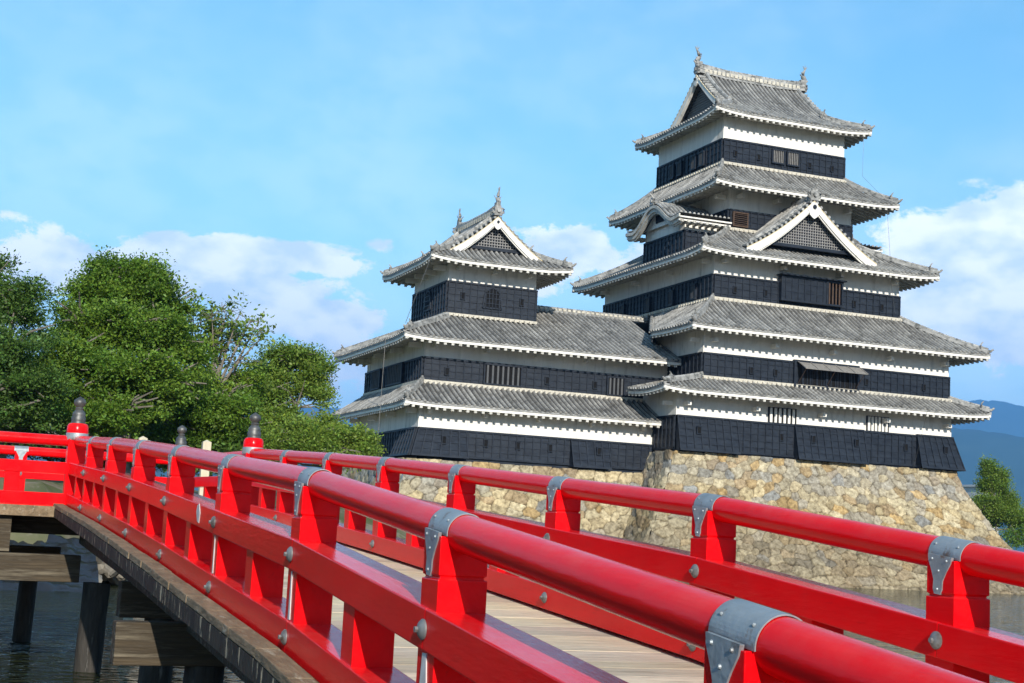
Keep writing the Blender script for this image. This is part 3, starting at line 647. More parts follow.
# ================================================================ stone bases
def stone_face(corner_tl, corner_tr, bl, br, curve, dens, name, root, seedn, palette, res=.055):
    """one battered face of a drystone base; each stone is a raised cell with its own tilt and colour"""
    r_ = np.random.default_rng(seedn)
    tl, tr, bl, br = [np.array(p, float) for p in (corner_tl, corner_tr, bl, br)]
    Wd = (np.linalg.norm(tr-tl)+np.linalg.norm(br-bl))/2; Hd = (np.linalg.norm(bl-tl)+np.linalg.norm(br-tr))/2
    nx_ = max(4, int(Wd/res)); ny_ = max(4, int(Hd/res))
    S, T = np.meshgrid(np.linspace(0,1,nx_+1), np.linspace(0,1,ny_+1))
    Tc = T**curve                                # horizontal batter grows towards the foot
    top = tl+(tr-tl)*S[...,None]; bot = bl+(br-bl)*S[...,None]
    Pz = top[...,2]+(bot[...,2]-top[...,2])*T
    Px = top[...,0]+(bot[...,0]-top[...,0])*Tc; Py = top[...,1]+(bot[...,1]-top[...,1])*Tc
    uu = S*Wd; vv = T*Hd
    # seeds: courses of irregular stones with jitter, larger near the corners
    seeds = []; y = 0
    while y < Hd+.5:
        h = r_.uniform(.30,.62)*dens; x = -r_.uniform(0,.6)
        while x < Wd+.5:
            w = r_.uniform(.35,1.05)*dens
            if min(x, Wd-x) < 1.1: w = r_.uniform(.8,1.5)
            seeds.append((x+w/2, y+h/2+r_.uniform(-.17,.17)*dens, w, h)); x += w
        y += h
    sd_ = np.array(seeds); n = len(sd_)
    asp = np.clip(sd_[:,2]/sd_[:,3], .7, 2.4)**.5; siz = np.sqrt(sd_[:,2]*sd_[:,3])
    ang = r_.uniform(-.35,.35,n)
    flat_u = uu.ravel()+ .05*np.sin(vv.ravel()*7+uu.ravel()*3); flat_v = vv.ravel()+.05*np.sin(uu.ravel()*6+1)
    f1 = np.full(flat_u.size, 9.); f2 = f1.copy(); i1 = np.zeros(flat_u.size, int)
    for k in range(n):
        m = (np.abs(flat_u-sd_[k,0]) < 1.6) & (np.abs(flat_v-sd_[k,1]) < 1.3)
        if not m.any(): continue
        du = flat_u[m]-sd_[k,0]; dv = flat_v[m]-sd_[k,1]; ca, sa = 1, 0
        wk = .78+.5*((k*7919)%97)/97; a = du/.56/wk; b = (dv+du*ang[k]*.5)/.42/wk
        d = np.sqrt(a*a+b*b)
        c1 = f1[m]; c2 = f2[m]; ci = i1[m]
        nb = d < c1; c2n = np.where(nb, c1, np.minimum(c2, d)); c1n = np.where(nb, d, c1); ci = np.where(nb, k, ci)
        f1[m] = c1n; f2[m] = c2n; i1[m] = ci
    edge = np.clip((f2-f1)/.11, 0, 1)
    tilt = r_.uniform(-.12,.12,(n,2)); base = r_.uniform(-.03,.07,n)
    du = (flat_u-sd_[i1,0]); dv = (flat_v-sd_[i1,1])
    hgt = (edge**.8)*.12 + np.where(edge > .3, du*tilt[i1,0]+dv*tilt[i1,1], 0)+base[i1]*edge + .018*np.sin(flat_u*19+flat_v*7)*np.sin(flat_v*23)*edge
    cd_ = np.minimum(flat_u, Wd-flat_u); hgt *= np.clip(cd_/.12, 0, 1)
    hgt = hgt.reshape(S.shape)
    nrm = np.cross(tr-tl, bl-tl); nrm /= np.linalg.norm(nrm)
    if np.dot(nrm, (bl-tl)+(br-tr)) < 0 and abs(nrm[2]) < .99: pass
    cen = (tl+tr+bl+br)/4
    out = ((bl-tl)+(br-tr))/2; out[2] = 0
    if np.dot(nrm, out) < 0: nrm = -nrm
    Pn = np.stack([Px,Py,Pz],-1)+nrm*hgt[...,None]
    pal = np.array([p[:3] for p in palette]); wts = np.array([p[3] for p in palette]); wts = wts/wts.sum()
    ci = r_.choice(len(pal), n, p=wts); cols = pal[ci]*r_.uniform(.70,1.15,(n,1))
    # weather band: upper courses greyer, foot darker brown
    tnorm = sd_[:,1]/Hd
    grey = np.array([.27,.27,.26]); brown = np.array([.20,.165,.115])
    gm = np.clip(1-np.abs(tnorm-.13)/.13, 0, 1)*r_.uniform(.2,1.0,n); cols = cols*(1-gm[:,None])+grey*gm[:,None]*r_.uniform(.8,1.25,(n,1))
    bm_ = np.clip((tnorm-.38)/.25, 0, .92)*r_.uniform(.6,1,n); cols = cols*(1-bm_[:,None])+brown*bm_[:,None]*r_.uniform(.75,1.3,(n,1))
    tint = cols[i1]; tint = tint*(.07+.93*np.clip((f2-f1)/.10,0,1)**.8)[:,None]     # tint darkens towards the joints
    ix = np.arange(S.size).reshape(S.shape); qq = np.stack([ix[:-1,:-1], ix[1:,:-1], ix[1:,1:], ix[:-1,1:]], -1).reshape(-1,4)
    o = npmesh(name, Pn.reshape(-1,3), qq, 'stone', tint=tint, smooth=True); child(o, root); return o
PAL = [(.48,.39,.235,3),(.51,.43,.28,3),(.36,.32,.25,1.6),(.43,.30,.14,1.6),(.50,.43,.29,1.5),(.25,.25,.24,.7),(.36,.27,.16,1.3)]
ZO = CAMZ
kb = thing('keep_stone_base', 'tall battered base of tan and grey stones rising from the moat under the great keep', 'stone base', (45.6,78,0))
KT = 4.82+ZO
kr = (36.55, 54.75, 69.55, 87.6)
fl_ = 3.1
def base(root, rect, zt, fl4, curve, dens, seedn, sides, res=None):
    x0,x1,y0,y1 = rect; fL,fR,fF,fB = fl4; zb = -.8
    T = {'fl':(x0,y0,zt),'fr':(x1,y0,zt),'bl':(x0,y1,zt),'br':(x1,y1,zt)}
    B = {'fl':(x0-fL,y0-fF,zb),'fr':(x1+fR,y0-fF,zb),'bl':(x0-fL,y1+fB,zb),'br':(x1+fR,y1+fB,zb)}
    for i, (s, a, b) in enumerate((('front','fl','fr'),('right','fr','br'),('left','bl','fl'),('back','br','bl'))):
        if s not in sides: continue
        stone_face(T[a],T[b],B[a],B[b],curve,dens,'stone_face',root,seedn+i,PAL, res=.05 if s == 'front' else .09)
    m_ = MB(); m_.add([T['fl'],T['fr'],T['br'],T['bl']], [(0,1,2,3)]); child(m_.build('stone_top','stone'), root)
base(kb, kr, KT, (3.8,5.8,2.9,3), 1.3, 1.12, 11, ('front','left','right','back'))
tb = thing('turret_stone_base', 'lower battered rubble stone base under the corner turret left of the keep', 'stone base', (29,78,0))
base(tb, (22.6, 38.5, 72.0, 84.0), 3.62+ZO, (2.2,.1,2.2,2), 1.35, 1.1, 31, ('front','left'))

# ================================================================ the keep
keep = thing('castle_keep', 'great five-roofed black and white Japanese castle keep on the taller stone base', 'castle keep', (45.6,78.5,KT))
CY = 78.64
F1 = (36.71,54.48,69.70,2*CY-69.70); F2 = (38.25,54.30,69.75,2*CY-69.75); F3 = (39.73,52.08,71.52,2*CY-71.52)
F4 = (41.75,50.06,73.57,2*CY-73.57); F5 = (41.72,50.09,74.50,2*CY-74.50)
# z values: boards bottom, boards top, plaster top
storey(keep, F1, 4.98+ZO, 6.77+ZO, 8.4+ZO); storey(keep, F2, 8.85+ZO, 10.27+ZO, 11.9+ZO); storey(keep, F3, 13.5+ZO, 14.98+ZO, 16.6+ZO)
storey(keep, F4, 18.0+ZO, 19.30+ZO, 21.0+ZO); storey(keep, F5, 22.15+ZO, 23.71+ZO, 25.6+ZO)
def outer(f, e): return (f[0]-e, f[1]+e, f[2]-e, f[3]+e)
E1 = (35.18,56.05,68.17,2*CY-68.17); E2 = (36.71,55.95,68.16,2*CY-68.16)
E3 = outer(F3,1.62); E4 = outer(F4,2.0)
skirt_roof(keep, E1, F2, 8.10+ZO, 8.90+ZO, 1.5, sag=.1, upt=.14, rects={'left': ((E1[0],E1[1],E1[2],72.5),(F2[0],F2[1],F2[2],73.6))}, nohip=('left',))
skirt_roof(keep, E2, F3, 11.55+ZO, 13.57+ZO, 1.55, sag=.25, upt=.05, rects={'left': ((E2[0],E2[1],E2[2],73.0),(F3[0],F3[1],F3[2],79.0))}, nohip=('left',))
skirt_roof(keep, E3, F4, 16.08+ZO, 18.10+ZO, 1.6, sag=.3, upt=.16)
skirt_roof(keep, E4, F5, 20.40+ZO, 22.20+ZO, 1.95, sag=.3, upt=.14)
ro5, prof5 = irimoya(keep, F5, 1.17, 25.12+ZO, 3.25, 3.85, 28.85+ZO, 'x', 1.15, sag=.42, upt=.22)
shachi(keep, (42.15, CY, 29.50+ZO), (-1,0,0), .95); shachi(keep, (49.65, CY, 29.50+ZO), (1,0,0), .95)
m_ = MB()    # end walls and verge ridges where the two lowest left slopes stop against the wing
for (a_, b_, dz) in (((E1[0]+.12,72.45,8.02),(F2[0],73.6,8.80),.6),((E2[0]+.1,73.0,11.47),(F3[0],78.95,13.45),1.5)):
    A_ = Vector((a_[0],a_[1],a_[2]+ZO)); B_ = Vector((b_[0],b_[1],b_[2]+ZO)); sd__ = (B_-A_).cross(Vector((0,0,1))).normalized()*.04; dn_ = Vector((0,0,dz))
    m_.add([A_-sd__,A_+sd__,B_+sd__,B_-sd__,A_-sd__-dn_*.3,A_+sd__-dn_*.3,B_+sd__-dn_,B_-sd__-dn_], [(0,1,2,3),(4,7,6,5),(0,4,5,1),(1,5,6,2),(2,6,7,3),(3,7,4,0)])
child(m_.build('verge_wall','boards'), keep)
m_ = MB(); ridge_run(m_, [(E1[0],72.5,8.12+ZO),(F2[0],73.6,8.9+ZO)], .2, .16, .08); ridge_run(m_, [(E2[0]+.02,73.02,11.55+ZO),((E2[0]+F3[0])/2,76.0,12.42+ZO),(F3[0],78.9,13.5+ZO)], .2, .16, .08); child(m_.build('verge_ridge','ridge',smooth=35), keep)
# windows of the keep (front side coordinates measured from its left corner)
def fw(F, x, z, w, h, **k): return opening(keep, 'front', F, x-F[0], z+ZO, w, h, **k)
fw(F5, 45.38, 23.08, .72, .72, bars=6, bar_mat='cedar', barw=.035); fw(F5, 46.40, 23.08, .72, .72, bars=6, bar_mat='cedar', barw=.035)
for x in (42.5,44.07,47.59,49.17): fw(F5, x, 22.88, .17, .30, bars=0, name='loophole', fw=.035, depth=.03)
fw(F4, 42.40, 18.72, .85, .70, bars=6, horiz=True, bar_mat='redframe', frame_mat='redframe', barw=.03)
fw(F4, 49.2, 18.7, .3, .5, bars=0, name='loophole', fw=.05)
for x in (41.02,43.0,48.9,50.8): fw(F3, x, 14.2, .17, .32, bars=0, name='loophole', fw=.035, depth=.03)
for x in (41.18,42.7,48.6,52.5): fw(F2, x, 9.52, .17, .32, bars=0, name='loophole', fw=.035, depth=.03)
for x in (37.9,43.15,45.0,47.8,51.3,53.8): fw(F1, x, 6.02, .19, .34, bars=0, name='loophole', fw=.04, depth=.03, off=.115 if x in (43.15,51.3) else .42)
for x, w in ((43.2,1.7),(49.4,1.4)):   # slit windows in the plaster with white bars
    fw(F1, x, 7.20, w, .80, bars=6, bar_mat='plaster', frame_mat='boards', off=.012, fw=.03, barw=.15, name='slit_window')
# F3 shutter bay
def bay(F, x0, x1, z0, z1, dep, open0, open1):
    m_ = MB(); y = F[2]; m_.box(x0,x1,y-dep,y+.05,z1,z1+.10); m_.box(x0,x1,y-dep,y+.05,z0-.10,z0); m_.box(x0,x0+.1,y-dep,y,z0,z1); m_.box(x1-.1,x1,y-dep,y,z0,z1)
    m_.box(open0-.1,open0,y-dep,y,z0,z1)
    m_.box(x0-.1,x1+.1,y-dep-.2,y+.05,z1+.10,z1+.17)
    o = m_.build('window_bay','boards'); child(o, keep)
    s_ = MB(); s_.box(x0+.1,open0-.1,y-dep+.05,y,z0,z1); n = int((open0-x0)/.42)
    for i in range(n): xx = x0+.1+(open0-x0-.2)*(i+.5)/n; s_.box(xx-.03,xx+.03,y-dep+.01,y-dep+.05,z0,z1)
    for zz in (z0+.45,z0+.95): s_.box(x0+.1,open0-.1,y-dep+.025,y-dep+.05,zz-.02,zz+.02)
    so_ = s_.build('shutter','boards'); so_.parent = o
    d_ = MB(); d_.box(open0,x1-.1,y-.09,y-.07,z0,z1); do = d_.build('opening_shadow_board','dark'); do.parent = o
    b_ = MB()
    for i in range(4): xx = open0+(x1-.1-open0)*(i+.5)/4; b_.box(xx-.04,xx+.04,y-dep+.06,y-dep+.13,z0,z1)
    bo = b_.build('bars','redframe'); bo.parent = o
bay(F3, 43.85, 47.95, 13.98+ZO, 15.22+ZO, .42, 46.95, 47.85)
# F2 large opening under a propped awning
y2 = F2[2]; x0, x1, z0, z1 = 43.95, 47.95, 8.98+ZO, 10.22+ZO
m_ = MB(); m_.box(x0-.12,x1+.12,y2-.22,y2+.02,z1,z1+.14); m_.box(x0-.12,x1+.12,y2-.25,y2+.02,z0-.12,z0); m_.box(x0-.12,x0,y2-.22,y2,z0,z1); m_.box(x1,x1+.12,y2-.22,y2,z0,z1); m_.box((x0+x1)/2-.08,(x0+x1)/2+.08,y2-.2,y2,z0,z1)
aw = m_.build('window_bay','boards'); child(aw, keep)
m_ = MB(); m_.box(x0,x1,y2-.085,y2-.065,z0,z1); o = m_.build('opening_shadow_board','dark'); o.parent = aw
m_ = MB()
for i in range(13): xx = x0+(x1-x0)*(i+.5)/13; m_.box(xx-.022,xx+.022,y2-.13,y2-.09,z0,z1)
o = m_.build('bars','boards'); o.parent = aw
m_ = MB(); a = Vector((x0+.1,y2-.24,z1+.02)); b = Vector((x0+.1,y2-1.05,z1-.42)); n = 9
for i in range(n):
    p = a.lerp(b, (i+.5)/n); q_ = p+Vector((x1-x0,0,0)); dn = (b-a).normalized(); m_.obox((p+q_)/2, (q_-p)/2, dn*.035, dn.cross(Vector((1,0,0)))*.012)
for i in range(6): xx = a.x+(x1-x0)*i/5; m_.prism((xx,a.y,a.z+.03),(xx,b.y,b.z+.03),.05,.04)
aw2 = m_.build('awning','cedar'); aw2.parent = aw
m_ = MB()
for xx in (x0+.15, (x0+x1)/2, x1-.1): m_.tube([(xx,y2-.2,z0+.1),(xx,y2-1.0,z1-.40)], .018, 5)
o = m_.build('awning_prop','redframe'); o.parent = aw
# stone-drop skirts
def skirt(root, F, s0, s1, z0, z1, tilt=.5, fl=0, fr=0, side='front'):
    m_ = MB(); clad(m_, side, F, z0, z1, s0, s1, off=.10, tilt=tilt, fl=fl, fr=fr, closed=True); child(m_.build('stone_drop_hatch','boards'), root)
skirt(keep, F1, 0, 3.65, 4.90+ZO, 6.78+ZO, .48); skirt(keep, F1, 7.25, 11.75, 4.88+ZO, 6.80+ZO, .5); skirt(keep, F1, 15.3, 17.8, 4.92+ZO, 6.82+ZO, .5, 0, .5)
skirt(keep, F1, 0, 2.8, 4.92+ZO, 6.82+ZO, .5, .5, 0, 'right')
# left face windows
for F, zz, ss in ((F5,22.95,(2.2,3.2,5.0,6.0)),(F3,14.2,(3.0,6.5,9.5,12.2)),(F4,18.75,(8.6,))):
    for s in ss: opening(keep, 'left', F, s, zz+ZO, .45, .75, bars=3)
# chidori gable on the third roof
apex = 19.72+ZO; gx_ = 45.42; half = 4.30; foot = 16.55+ZO
pc = lambda w: apex-(apex-foot)*((lambda t: t*1.32-.32*t*t)(w/half)) if w <= half else foot-.3
parts = new_parts()
V0, V1 = 70.45, 73.6
for sg in (-1,1):
    vs = []; K = 14
    for k in range(K+1):
        w = half*k/K
        for v_ in (V0, V1): vs.append((gx_+sg*w, v_, pc(w)))
    fs = [(2*k,2*k+1,2*k+3,2*k+2) for k in range(K)]; parts['bed'].add(vs, fs)
    v_ = V0+.62
    while v_ < V1:
        rib(parts['ribs'], [(gx_+sg*(half-half*k/12), v_, pc(half-half*k/12)) for k in range(13)]); v_ += PITCH
    w = .2
    while w < half: parts['ridge'].tube([(gx_+sg*w, V0-.06, pc(w)+.03),(gx_+sg*w, V0+.40, pc(w)+.05)], .09, 7, tint=random.uniform(.8,1.35)); w += .27
    ridge_run(parts['ridge'], [(gx_+sg*half*k/10, V0+.5, pc(half*k/10)+.02) for k in range(10)], .2, .18, .08)
ridge_run(parts['ridge'], [(gx_, V0+.05, apex-.02),(gx_, V1-.9, apex-.02)], .26, .26, .10)
onigawara(parts['ridge'], (gx_, V0-.02, apex+.0), (0,-1,0), 1.35)
finish_roof(keep, parts)
gable_face(keep, (gx_, V0+.02), (1,0,0), (0,-1,0), half-.02, 17.0+ZO, pc, w_barge=.40, recess=.55, hb=3.05, pend=1.15)
# undulating (kara) gable bays on both sides
def kara(side):
    sg = -1 if side == 'left' else 1
    cy = 76.75 if side == 'left' else 78.6; hw = 2.5; uf = 39.25 if side == 'left' else 45.906*2-39.25; uw = F4[0] if side == 'left' else F4[1]
    rect = (min(uf,uw), max(uf,uw), cy-hw, cy+hw)
    p = MB(); p.box(rect[0],rect[1],rect[2],rect[3],17.85+ZO,18.85+ZO); child(p.build('plaster_wall','plaster'), keep)
    k = MB(); k.box(rect[0]+.02,rect[1],rect[2]+.02,rect[3]-.02,16.2+ZO,17.85+ZO); child(k.build('timber_core','boards'), keep)
    for s in ('front','back',side): m_ = MB(); clad(m_, s, rect, 16.5+ZO, 17.88+ZO); child(m_.build('board_cladding','boards'), keep)
    W_ = 3.45; zc = 19.74+ZO; ze = 18.55+ZO
    def zk(w):
        w = abs(w)
        if w < 2.55: return ze+(zc-ze)*(.5+.5*math.cos(math.pi*w/2.55))**.9
        return ze+.10*(w-2.55)
    parts = new_parts(); ue = uf+sg*.85
    vs = []; K = 30
    for k in range(K+1):
        w = -W_+2*W_*k/K
        for u_ in (ue, uw): vs.append((u_, cy+w, zk(w)+.02))
    parts['bed'].add(vs, [(2*k,2*k+1,2*k+3,2*k+2) for k in range(K)])
    u_ = ue-sg*.10
    while abs(u_-ue) < abs(uw-ue):
        for s2 in (-1,1): rib(parts['ribs'], [(u_, cy+s2*(W_-W_*k/14), zk(W_-W_*k/14)+.02) for k in range(15)])
        u_ -= sg*.28
    ridge_run(parts['ridge'], [(ue, cy, zc),(uw+sg*.5, cy, zc)], .22, .15, .09); onigawara(parts['ridge'], (ue+sg*.02, cy, zc), (sg,0,0), .95)
    # eave timbers on the flanks
    for s2 in (-1,1):
        for (z_, t_) in ((-.14,.08),(-.30,.08)): parts['fascia'].box(min(ue,uw), max(ue,uw), cy+s2*W_-.06-(.12 if z_ < -.2 else 0)*s2, cy+s2*W_+.06-(.12 if z_ < -.2 else 0)*s2, ze+z_-t_/2, ze+z_+t_/2)
        k = int(abs(uw-ue)/.4)
        for i in range(k): uu = ue-sg*(.2+i*.4); parts['rafters'].box(uu-.08,uu+.08, min(cy+s2*W_*1.0,cy+s2*hw), max(cy+s2*W_*1.0,cy+s2*hw), ze-.42, ze-.30)
    finish_roof(keep, parts)
    # curved bargeboard, two layers
    b = MB(); a = Vector((0,1,0)); o = Vector((sg,0,0)); c = Vector((ue,cy,0)); K = 36
    for (t0,t1,o0,o1,ws) in ((-.05,-.24,-.04,.05,1.0),(-.22,-.46,-.14,-.05,.985),(-.44,-.56,-.24,-.14,.97)):
        for k in range(K):
            vs = []
            for kk in (k,k+1):
                w = W_*(-1+2*kk/K); zt = zk(w)
                for oo, zz in ((o0,t0),(o1,t0),(o1,t1),(o0,t1)): vs.append(c+a*w*ws+o*oo+Vector((0,0,zt+zz)))
            b.add(vs, [(0,1,2,3),(7,6,5,4),(0,4,5,1),(1,5,6,2),(2,6,7,3),(3,7,4,0)])
    bo = b.build('curved_gable','agedwhite'); child(bo, keep)
    k = MB(); vs = []; K = 30
    for i in range(K+1):
        w = -2.4+4.8*i/K; vs.append(c+a*w-o*.6+Vector((0,0,18.5+ZO))); vs.append(c+a*w-o*.6+Vector((0,0,zk(w)-.1)))
    k.add(vs, [(2*i,2*i+2,2*i+3,2*i+1) for i in range(K)]); ko = k.build('gable_panel','plaster'); ko.parent = bo
    v_ = MB()
    for i in range(5): v_.obox(c-o*.55+a*(-.5+i*.25)+Vector((0,0,19.0+ZO)), a*.08, o*.03, Vector((0,0,.25)))
    vo = v_.build('vent','boards'); vo.parent = bo
kara('left'); kara('right')
# brackets under eaves, and conductor cables
def bracket(root, x0, x1, y0, y1, z0, z1):
    m_ = MB(); m_.box(x0,x1,y0,y1,z0,z1); child(m_.build('eave_bracket','plaster'), root)
for F, z_, ov in ((F1,7.30,1.25),(F2,10.85,1.2),(F3,15.6,1.2),(F4,19.95,1.5)):
    W_ = F[1]-F[0]; n = max(3, int(W_/3.6))
    for i in range(n+1):
        xx = F[0]+.5+(W_-1)*i/n; bracket(keep, xx-.11,xx+.11,F[2]-ov*.45,F[2]+.02,z_+ZO,z_+.22+ZO)
        yy = F[2]+.5+(F[3]-F[2]-1)*i/n; bracket(keep, F[0]-ov*.45,F[0]+.02,yy-.11,yy+.11,z_+ZO,z_+.22+ZO)
for pts in ([(50.75,73.45,24.95+ZO),(50.6,73.3,22.4+ZO),(51.2,71.8,20.75+ZO)],[(51.0,71.4,20.6+ZO),(51.2,71.2,17.0+ZO),(51.3,69.8,16.2+ZO)],[(50.2,69.9,16.1+ZO),(50.5,69.7,13.6+ZO)],[(51.6,68.1,8.0+ZO),(51.7,69.4,4.9+ZO)]):
    m_ = MB(); m_.tube(pts, .008, 5); child(m_.build('conductor_cable','bronze'), keep)

# ================================================================ the corner turret with its connecting wing
tur = thing('corner_turret', 'smaller three-roofed black and white turret and connecting wing left of the great keep', 'castle turret', (29,79,3.62+ZO))
XR = 37.2
G1 = (23.25, 36.9, 72.24, 84.0); G2 = (23.82, 38.2, 73.70, 84.46)
TX0,TX1,TY0,TY1 = 25.73,30.95,76.05,82.11
G3 = (TX0,TX1,TY0,TY1)
def tst(rect, z0, zt, z1, sides):
    storey(tur, rect, z0, zt, z1, sides)
tst(G1, 3.85+ZO, 5.27+ZO, 6.7+ZO, ('front','left')); tst(G2, 7.72+ZO, 9.10+ZO, 10.6+ZO, ('front','left','back')); tst(G3, 11.86+ZO, 13.70+ZO, 15.2+ZO, ('front','left','right','back'))
# first roof: front and left only (it dies against the keep)
parts = new_parts(); ro = (22.15, 38.6, 71.15, 85.6); ri = (23.82, 38.59, 73.70, 84.46)
P1 = roof_side(tur, 'front', ro, ri, 6.50+ZO, 7.78+ZO, .15, .10, smax=37.25-ro[0], wall_off=1.0, parts=parts)
P2 = roof_side(tur, 'left', ro, ri, 6.50+ZO, 7.78+ZO, .15, .10, wall_off=1.0, parts=parts)
hip(parts, P1[0], P1[2], P1[1], True)
parts['band'].box(23.7,37.0,73.52,73.70,7.72+ZO,7.88+ZO); parts['band'].box(23.64,23.82,73.6,84.4,7.72+ZO,7.88+ZO)
for i in range(44): parts['band'].box(23.8+i*.3,23.92+i*.3,73.40,73.54,7.66+ZO,7.80+ZO)
finish_roof(tur, parts)
# second roof: full slope to the ridge on the wing, hip on the left
parts = new_parts(); RZ = 13.12; EZ = 10.0; ry = 79.08; ro = (22.2, 46.0, 72.08, 86.08); hd = 7.0
ri = (29.2, 39.0, 79.075, 79.085)
P1 = roof_side(tur, 'front', ro, ri, EZ+ZO, RZ+ZO, .03, .12, smax=38.2-ro[0], wall_off=1.5, parts=parts)
P2 = roof_side(tur, 'left', ro, ri, EZ+ZO, RZ+ZO, .03, .12, wall_off=1.5, parts=parts)
P3 = roof_side(tur, 'back', ro, ri, EZ+ZO, RZ+ZO, .03, .12, smin=46.0-38.2, wall_off=1.5, parts=parts)
hip(parts, P1[0], P1[2], P1[1], True, dmax=3.4); hip(parts, P2[0], P2[2], P2[1], True, dmax=3.4)
ridge_run(parts['ridge'], [(30.9,ry,RZ+ZO-.04),(39.5,ry,RZ+ZO-.04)], .30, .22, .10, 2); onigawara(parts['ridge'], (39.45,ry,RZ+ZO), (1,0,0), .8)
for i in range(27): parts['band'].box(31.2+i*.3,31.38+i*.3,ry-.20,ry+.20,RZ+.05+ZO,RZ+.17+ZO)
b = parts['band']; b.box(TX0-.1,TX1+.1,TY0-.16,TY0,11.78+ZO,11.92+ZO); b.box(TX0-.16,TX0,TY0,TY1,11.78+ZO,11.92+ZO)
for i in range(17): b.box(TX0+.02+i*.3,TX0+.14+i*.3,TY0-.28,TY0-.15,11.72+ZO,11.86+ZO)
finish_roof(tur, parts)
ro3, prof3 = irimoya(tur, G3, 1.56, 14.72+ZO, 2.75, 3.30, 17.62+ZO, 'y', 1.5, sag=.42, upt=.18)
tcx, tcy = (TX0+TX1)/2, (TY0+TY1)/2
shachi(tur, (tcx, tcy-3.15, 18.26+ZO), (0,-1,0), .85); shachi(tur, (tcx, tcy+3.15, 18.26+ZO), (0,1,0), .85)
def tw(F, x, z, w, h, **k): return opening(tur, 'front', F, x-F[0], z+ZO, w, h, **k)
# bell-shaped windows on the top floor
def bell(side, F, s, z):
    (ox,oy),(ax,ay),(nx,ny),LN = frame(side, *F); a = Vector((ax,ay,0)); o = Vector((nx,ny,0)); c = Vector((ox,oy,z))+a*s
    outl = [(-.56,-.55),(.56,-.55),(.5,-.1),(.46,.2),(.34,.42),(.14,.54),(0,.62),(-.14,.54),(-.34,.42),(-.46,.2),(-.5,-.1)]
    n = len(outl); f = MB()
    for i in range(n):
        p = outl[i]; q_ = outl[(i+1)%n]; f.prism(c+a*p[0]+Vector((0,0,p[1]))+o*.13, c+a*q_[0]+Vector((0,0,q_[1]))+o*.13, .06, .08, side=o)
    fo = f.build('bell_window','boards'); child(fo, tur)
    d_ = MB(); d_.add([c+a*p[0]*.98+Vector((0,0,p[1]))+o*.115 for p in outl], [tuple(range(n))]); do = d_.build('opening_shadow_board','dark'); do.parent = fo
    b = MB()
    for i in range(5):
        xx = -.4+i*.2; hh = .56-abs(xx)**1.5*.9; b.obox(c+a*xx+o*.14+Vector((0,0,(-.55+hh)/2)), a*.022, o*.02, Vector((0,0,(hh+.55)/2)))
    for zz in (-.3,-.02,.25): b.obox(c+o*.15+Vector((0,0,zz)), a*(.48-max(0,zz)*.2), o*.012, Vector((0,0,.02)))
    bo = b.build('bars','boards'); bo.parent = fo
bell('front', G3, 28.33-TX0, 12.95+ZO); bell('left', G3, TY1-79.1, 12.95+ZO)
for x in (26.58,30.08): tw(G3, x, 12.92, .19, .34, bars=0, name='loophole', fw=.04, depth=.03)
tw(G2, 28.25, 8.46, 2.05, .98, bars=7, barw=.10, name='lattice_window'); tw(G2, 34.95, 8.42, .95, .92, bars=4, barw=.10, name='lattice_window')
for x in (25.1,30.85,33.7): tw(G2, x, 8.40, .19, .34, bars=0, name='loophole', fw=.04, depth=.03)
opening(tur, 'left', G2, 84.46-78.3, 8.5+ZO, 2.8, 1.0, bars=9, barw=.10, name='lattice_window')
opening(tur, 'left', G2, 84.46-81.9, 8.5+ZO, 1.6, 1.0, bars=6, barw=.10, name='lattice_window')
for x in (24.55,26.95,28.75,30.6,33.3): tw(G1, x, 4.68, .19, .34, bars=0, name='loophole', fw=.04, depth=.03, off=.115 if 26 < x < 32 else .42)
skirt(tur, G1, 0, 2.62, 3.80+ZO, 5.27+ZO, .5, .5, 0); skirt(tur, G1, 8.5, 10.75, 3.75+ZO, 5.27+ZO, .5)
skirt(tur, G1, 84.0-72.24-2.6, 84.0-72.24, 3.80+ZO, 5.27+ZO, .5, 0, .5, 'left')
for F, z_, ov in ((G1,6.0,.9),(G2,9.6,1.2),(G3,14.3,1.2)):
    n = max(2, int((F[1]-F[0])/3.2)); x1_ = min(F[1], 36.5)
    for i in range(n+1): xx = F[0]+.5+(x1_-F[0]-1)*i/n; bracket(tur, xx-.10,xx+.10,F[2]-ov*.45,F[2]+.02,z_+ZO,z_+.2+ZO)
    for i in range(4): yy = F[2]+.5+(F[3]-F[2]-1)*i/3; bracket(tur, F[0]-ov*.6,F[0]+.02,yy-.12,yy+.12,z_+ZO,z_+.28+ZO)
for pts in ([(24.1,74.0,14.8+ZO),(22.3,72.4,10.6+ZO)],[(21.9,74.5,9.9+ZO),(21.8,74.5,3.0+ZO)]):
    m_ = MB(); m_.tube(pts, .014, 5); child(m_.build('conductor_cable','bronze'), tur)

